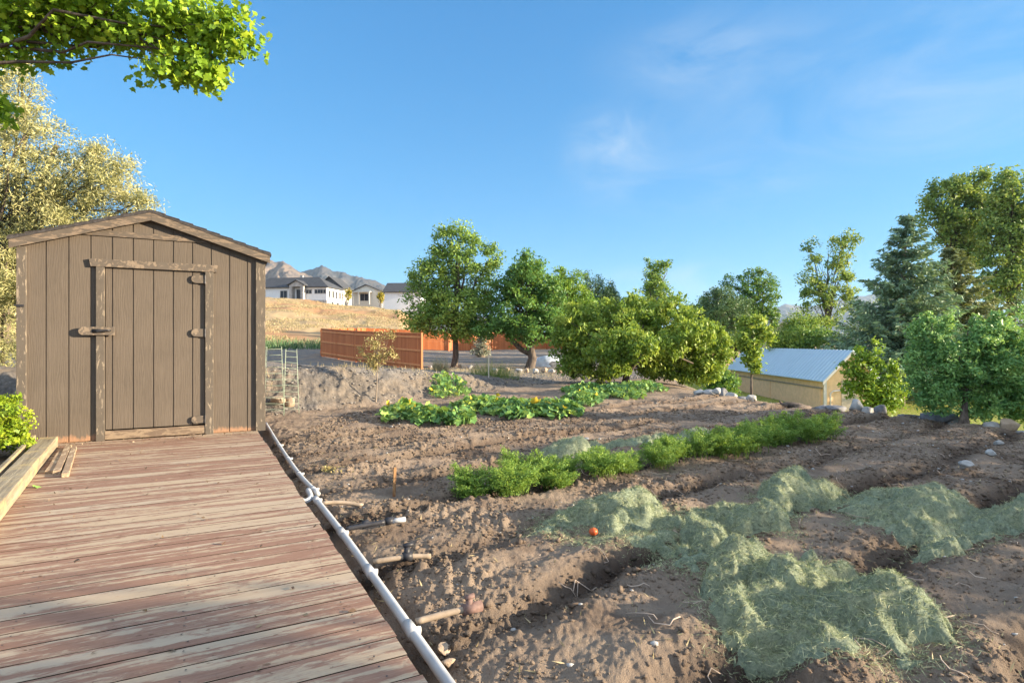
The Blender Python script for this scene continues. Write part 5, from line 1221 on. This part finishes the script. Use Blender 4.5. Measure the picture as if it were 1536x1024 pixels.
w = bpy.data.worlds.new('World'); sc.world = w; w.use_nodes = True; t = w.node_tree; bg = t.nodes['Background']
sky = t.nodes.new('ShaderNodeTexSky'); sky.sky_type = 'NISHITA'; sky.sun_disc = False; sky.sun_elevation = EL; sky.sun_rotation = R(90)-AZ
sky.air_density = 1.0; sky.dust_density = 0.0; sky.ozone_density = 2.5; sky.altitude = 1400
def wn(ty, **k):
    x = t.nodes.new(ty)
    for a, b in k.items(): setattr(x, a, b)
    return x
hs = wn('ShaderNodeHueSaturation'); hs.inputs['Saturation'].default_value = 1.22; hs.inputs['Value'].default_value = 1.0; t.links.new(sky.outputs[0], hs.inputs['Color'])
tc = wn('ShaderNodeTexCoord')
def cloud(px, py, rad, sx, scale, rot, lo, hi, amt, seed):
    d = Vector(((px-768)/FP, 1, (512-py)/FP)).normalized()
    mp = wn('ShaderNodeMapping'); mp.inputs['Location'].default_value = (-d.x+0, -d.y, -d.z); t.links.new(tc.outputs['Generated'], mp.inputs[0])
    mr = wn('ShaderNodeMapping'); mr.inputs['Rotation'].default_value = (0, rot, 0); mr.inputs['Scale'].default_value = (1/rad/sx, .3/rad, 1/rad); t.links.new(mp.outputs[0], mr.inputs[0])
    ln = wn('ShaderNodeVectorMath', operation='LENGTH'); t.links.new(mr.outputs[0], ln.inputs[0])
    fa = wn('ShaderNodeMapRange', interpolation_type='SMOOTHSTEP'); fa.inputs[1].default_value = 1; fa.inputs[2].default_value = 0; fa.inputs[3].default_value = 0; fa.inputs[4].default_value = 1; t.links.new(ln.outputs['Value'], fa.inputs[0])
    no = wn('ShaderNodeTexNoise'); no.inputs['Scale'].default_value = scale; no.inputs['Detail'].default_value = 7; no.inputs['Roughness'].default_value = .6; no.inputs['Distortion'].default_value = .8
    ms = wn('ShaderNodeMapping'); ms.inputs['Location'].default_value = (seed, 0, seed); t.links.new(mr.outputs[0], ms.inputs[0]); t.links.new(ms.outputs[0], no.inputs['Vector'])
    ra = wn('ShaderNodeMapRange'); ra.inputs[1].default_value = lo; ra.inputs[2].default_value = hi; t.links.new(no.outputs[0], ra.inputs[0])
    mu = wn('ShaderNodeMath', operation='MULTIPLY'); t.links.new(fa.outputs[0], mu.inputs[0]); t.links.new(ra.outputs[0], mu.inputs[1])
    m2 = wn('ShaderNodeMath', operation='MULTIPLY'); m2.inputs[1].default_value = amt; t.links.new(mu.outputs[0], m2.inputs[0]); return m2.outputs[0]
cs = [cloud(925, 218, .085, 1.5, 1.2, R(-52), .36, .66, .42, 3), cloud(1380, 130, .16, 2.6, 1.4, R(-12), .38, .68, .42, 8), cloud(1050, 85, .08, 2.6, 1.3, R(-10), .38, .68, .34, 13), cloud(1050, 275, .07, 4.0, 1.2, R(-8), .38, .68, .30, 21), cloud(1050, 418, .04, 2.4, .8, 0, .3, .6, .35, 30), cloud(960, 415, .03, 4, .8, 0, .3, .6, .15, 35)]
s = cs[0]
for c in cs[1:]:
    ad = wn('ShaderNodeMath', operation='ADD', use_clamp=True); t.links.new(s, ad.inputs[0]); t.links.new(c, ad.inputs[1]); s = ad.outputs[0]
def vm(op, a, b):
    x = wn('ShaderNodeVectorMath', operation=op); t.links.new(a, x.inputs[0])
    if isinstance(b, tuple): x.inputs[1].default_value = b
    else: t.links.new(b, x.inputs[1])
    return x.outputs[0]
k1 = vm('MULTIPLY', hs.outputs[0], (.88, .97, 1.0)); k2 = vm('ADD', vm('MULTIPLY', k1, (.42, .15, .075)), (1, 1, 1)); skc = vm('DIVIDE', k1, k2)
skc = vm('DIVIDE', vm('MULTIPLY', skc, (.82, 1.10, 1.27)), vm('ADD', vm('MULTIPLY', skc, (.86, .40, .31)), (1, 1, 1)))
mx = wn('ShaderNodeMix', data_type='RGBA'); t.links.new(s, mx.inputs[0]); # bright added veil overhead and behind, out of view, for fill light
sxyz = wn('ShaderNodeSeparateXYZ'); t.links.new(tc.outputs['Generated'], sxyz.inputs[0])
def mrange(src, a, b):
    x = wn('ShaderNodeMapRange', interpolation_type='SMOOTHSTEP'); x.inputs[1].default_value = a; x.inputs[2].default_value = b; t.links.new(src, x.inputs[0]); return x.outputs[0]
def mth(op, a, b):
    x = wn('ShaderNodeMath', operation=op, use_clamp=True); t.links.new(a, x.inputs[0])
    if isinstance(b, float): x.inputs[1].default_value = b
    else: t.links.new(b, x.inputs[1])
    return x.outputs[0]
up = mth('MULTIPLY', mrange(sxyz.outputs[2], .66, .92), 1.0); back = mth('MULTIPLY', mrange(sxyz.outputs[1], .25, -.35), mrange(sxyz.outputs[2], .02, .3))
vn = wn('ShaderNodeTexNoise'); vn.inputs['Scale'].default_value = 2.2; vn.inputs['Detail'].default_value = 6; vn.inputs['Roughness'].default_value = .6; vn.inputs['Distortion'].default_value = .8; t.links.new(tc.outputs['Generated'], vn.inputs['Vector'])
fill_veil = mth('MULTIPLY', mth('MAXIMUM', up, back), mrange(vn.outputs[0], .30, .60))
vx = wn('ShaderNodeMix', data_type='RGBA'); t.links.new(mth('MULTIPLY', fill_veil, .88), vx.inputs[0]); t.links.new(skc, vx.inputs[6]); vx.inputs[7].default_value = (3.2, 3.5, 3.95, 1)
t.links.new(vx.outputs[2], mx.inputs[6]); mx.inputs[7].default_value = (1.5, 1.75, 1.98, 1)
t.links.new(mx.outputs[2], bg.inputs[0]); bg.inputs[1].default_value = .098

cam = bpy.data.cameras.new('camera'); co = bpy.data.objects.new('camera', cam); col.objects.link(co); co.location = (0, 0, HC); co.rotation_euler = (R(90), 0, 0)
cam.sensor_width = 36; cam.lens = FP/1536*36; cam.clip_start = .05; cam.clip_end = 20000; sc.camera = co
sc.view_settings.view_transform = 'Standard'; sc.view_settings.look = 'None'; sc.view_settings.exposure = 2.36; sc.view_settings.gamma = 1; sc.view_settings.use_curve_mapping = False
sc.cycles.max_bounces = 6; sc.cycles.diffuse_bounces = 3; sc.cycles.transmission_bounces = 4; sc.cycles.transparent_max_bounces = 8; sc.cycles.volume_bounces = 0
sc.cycles.use_denoising = True
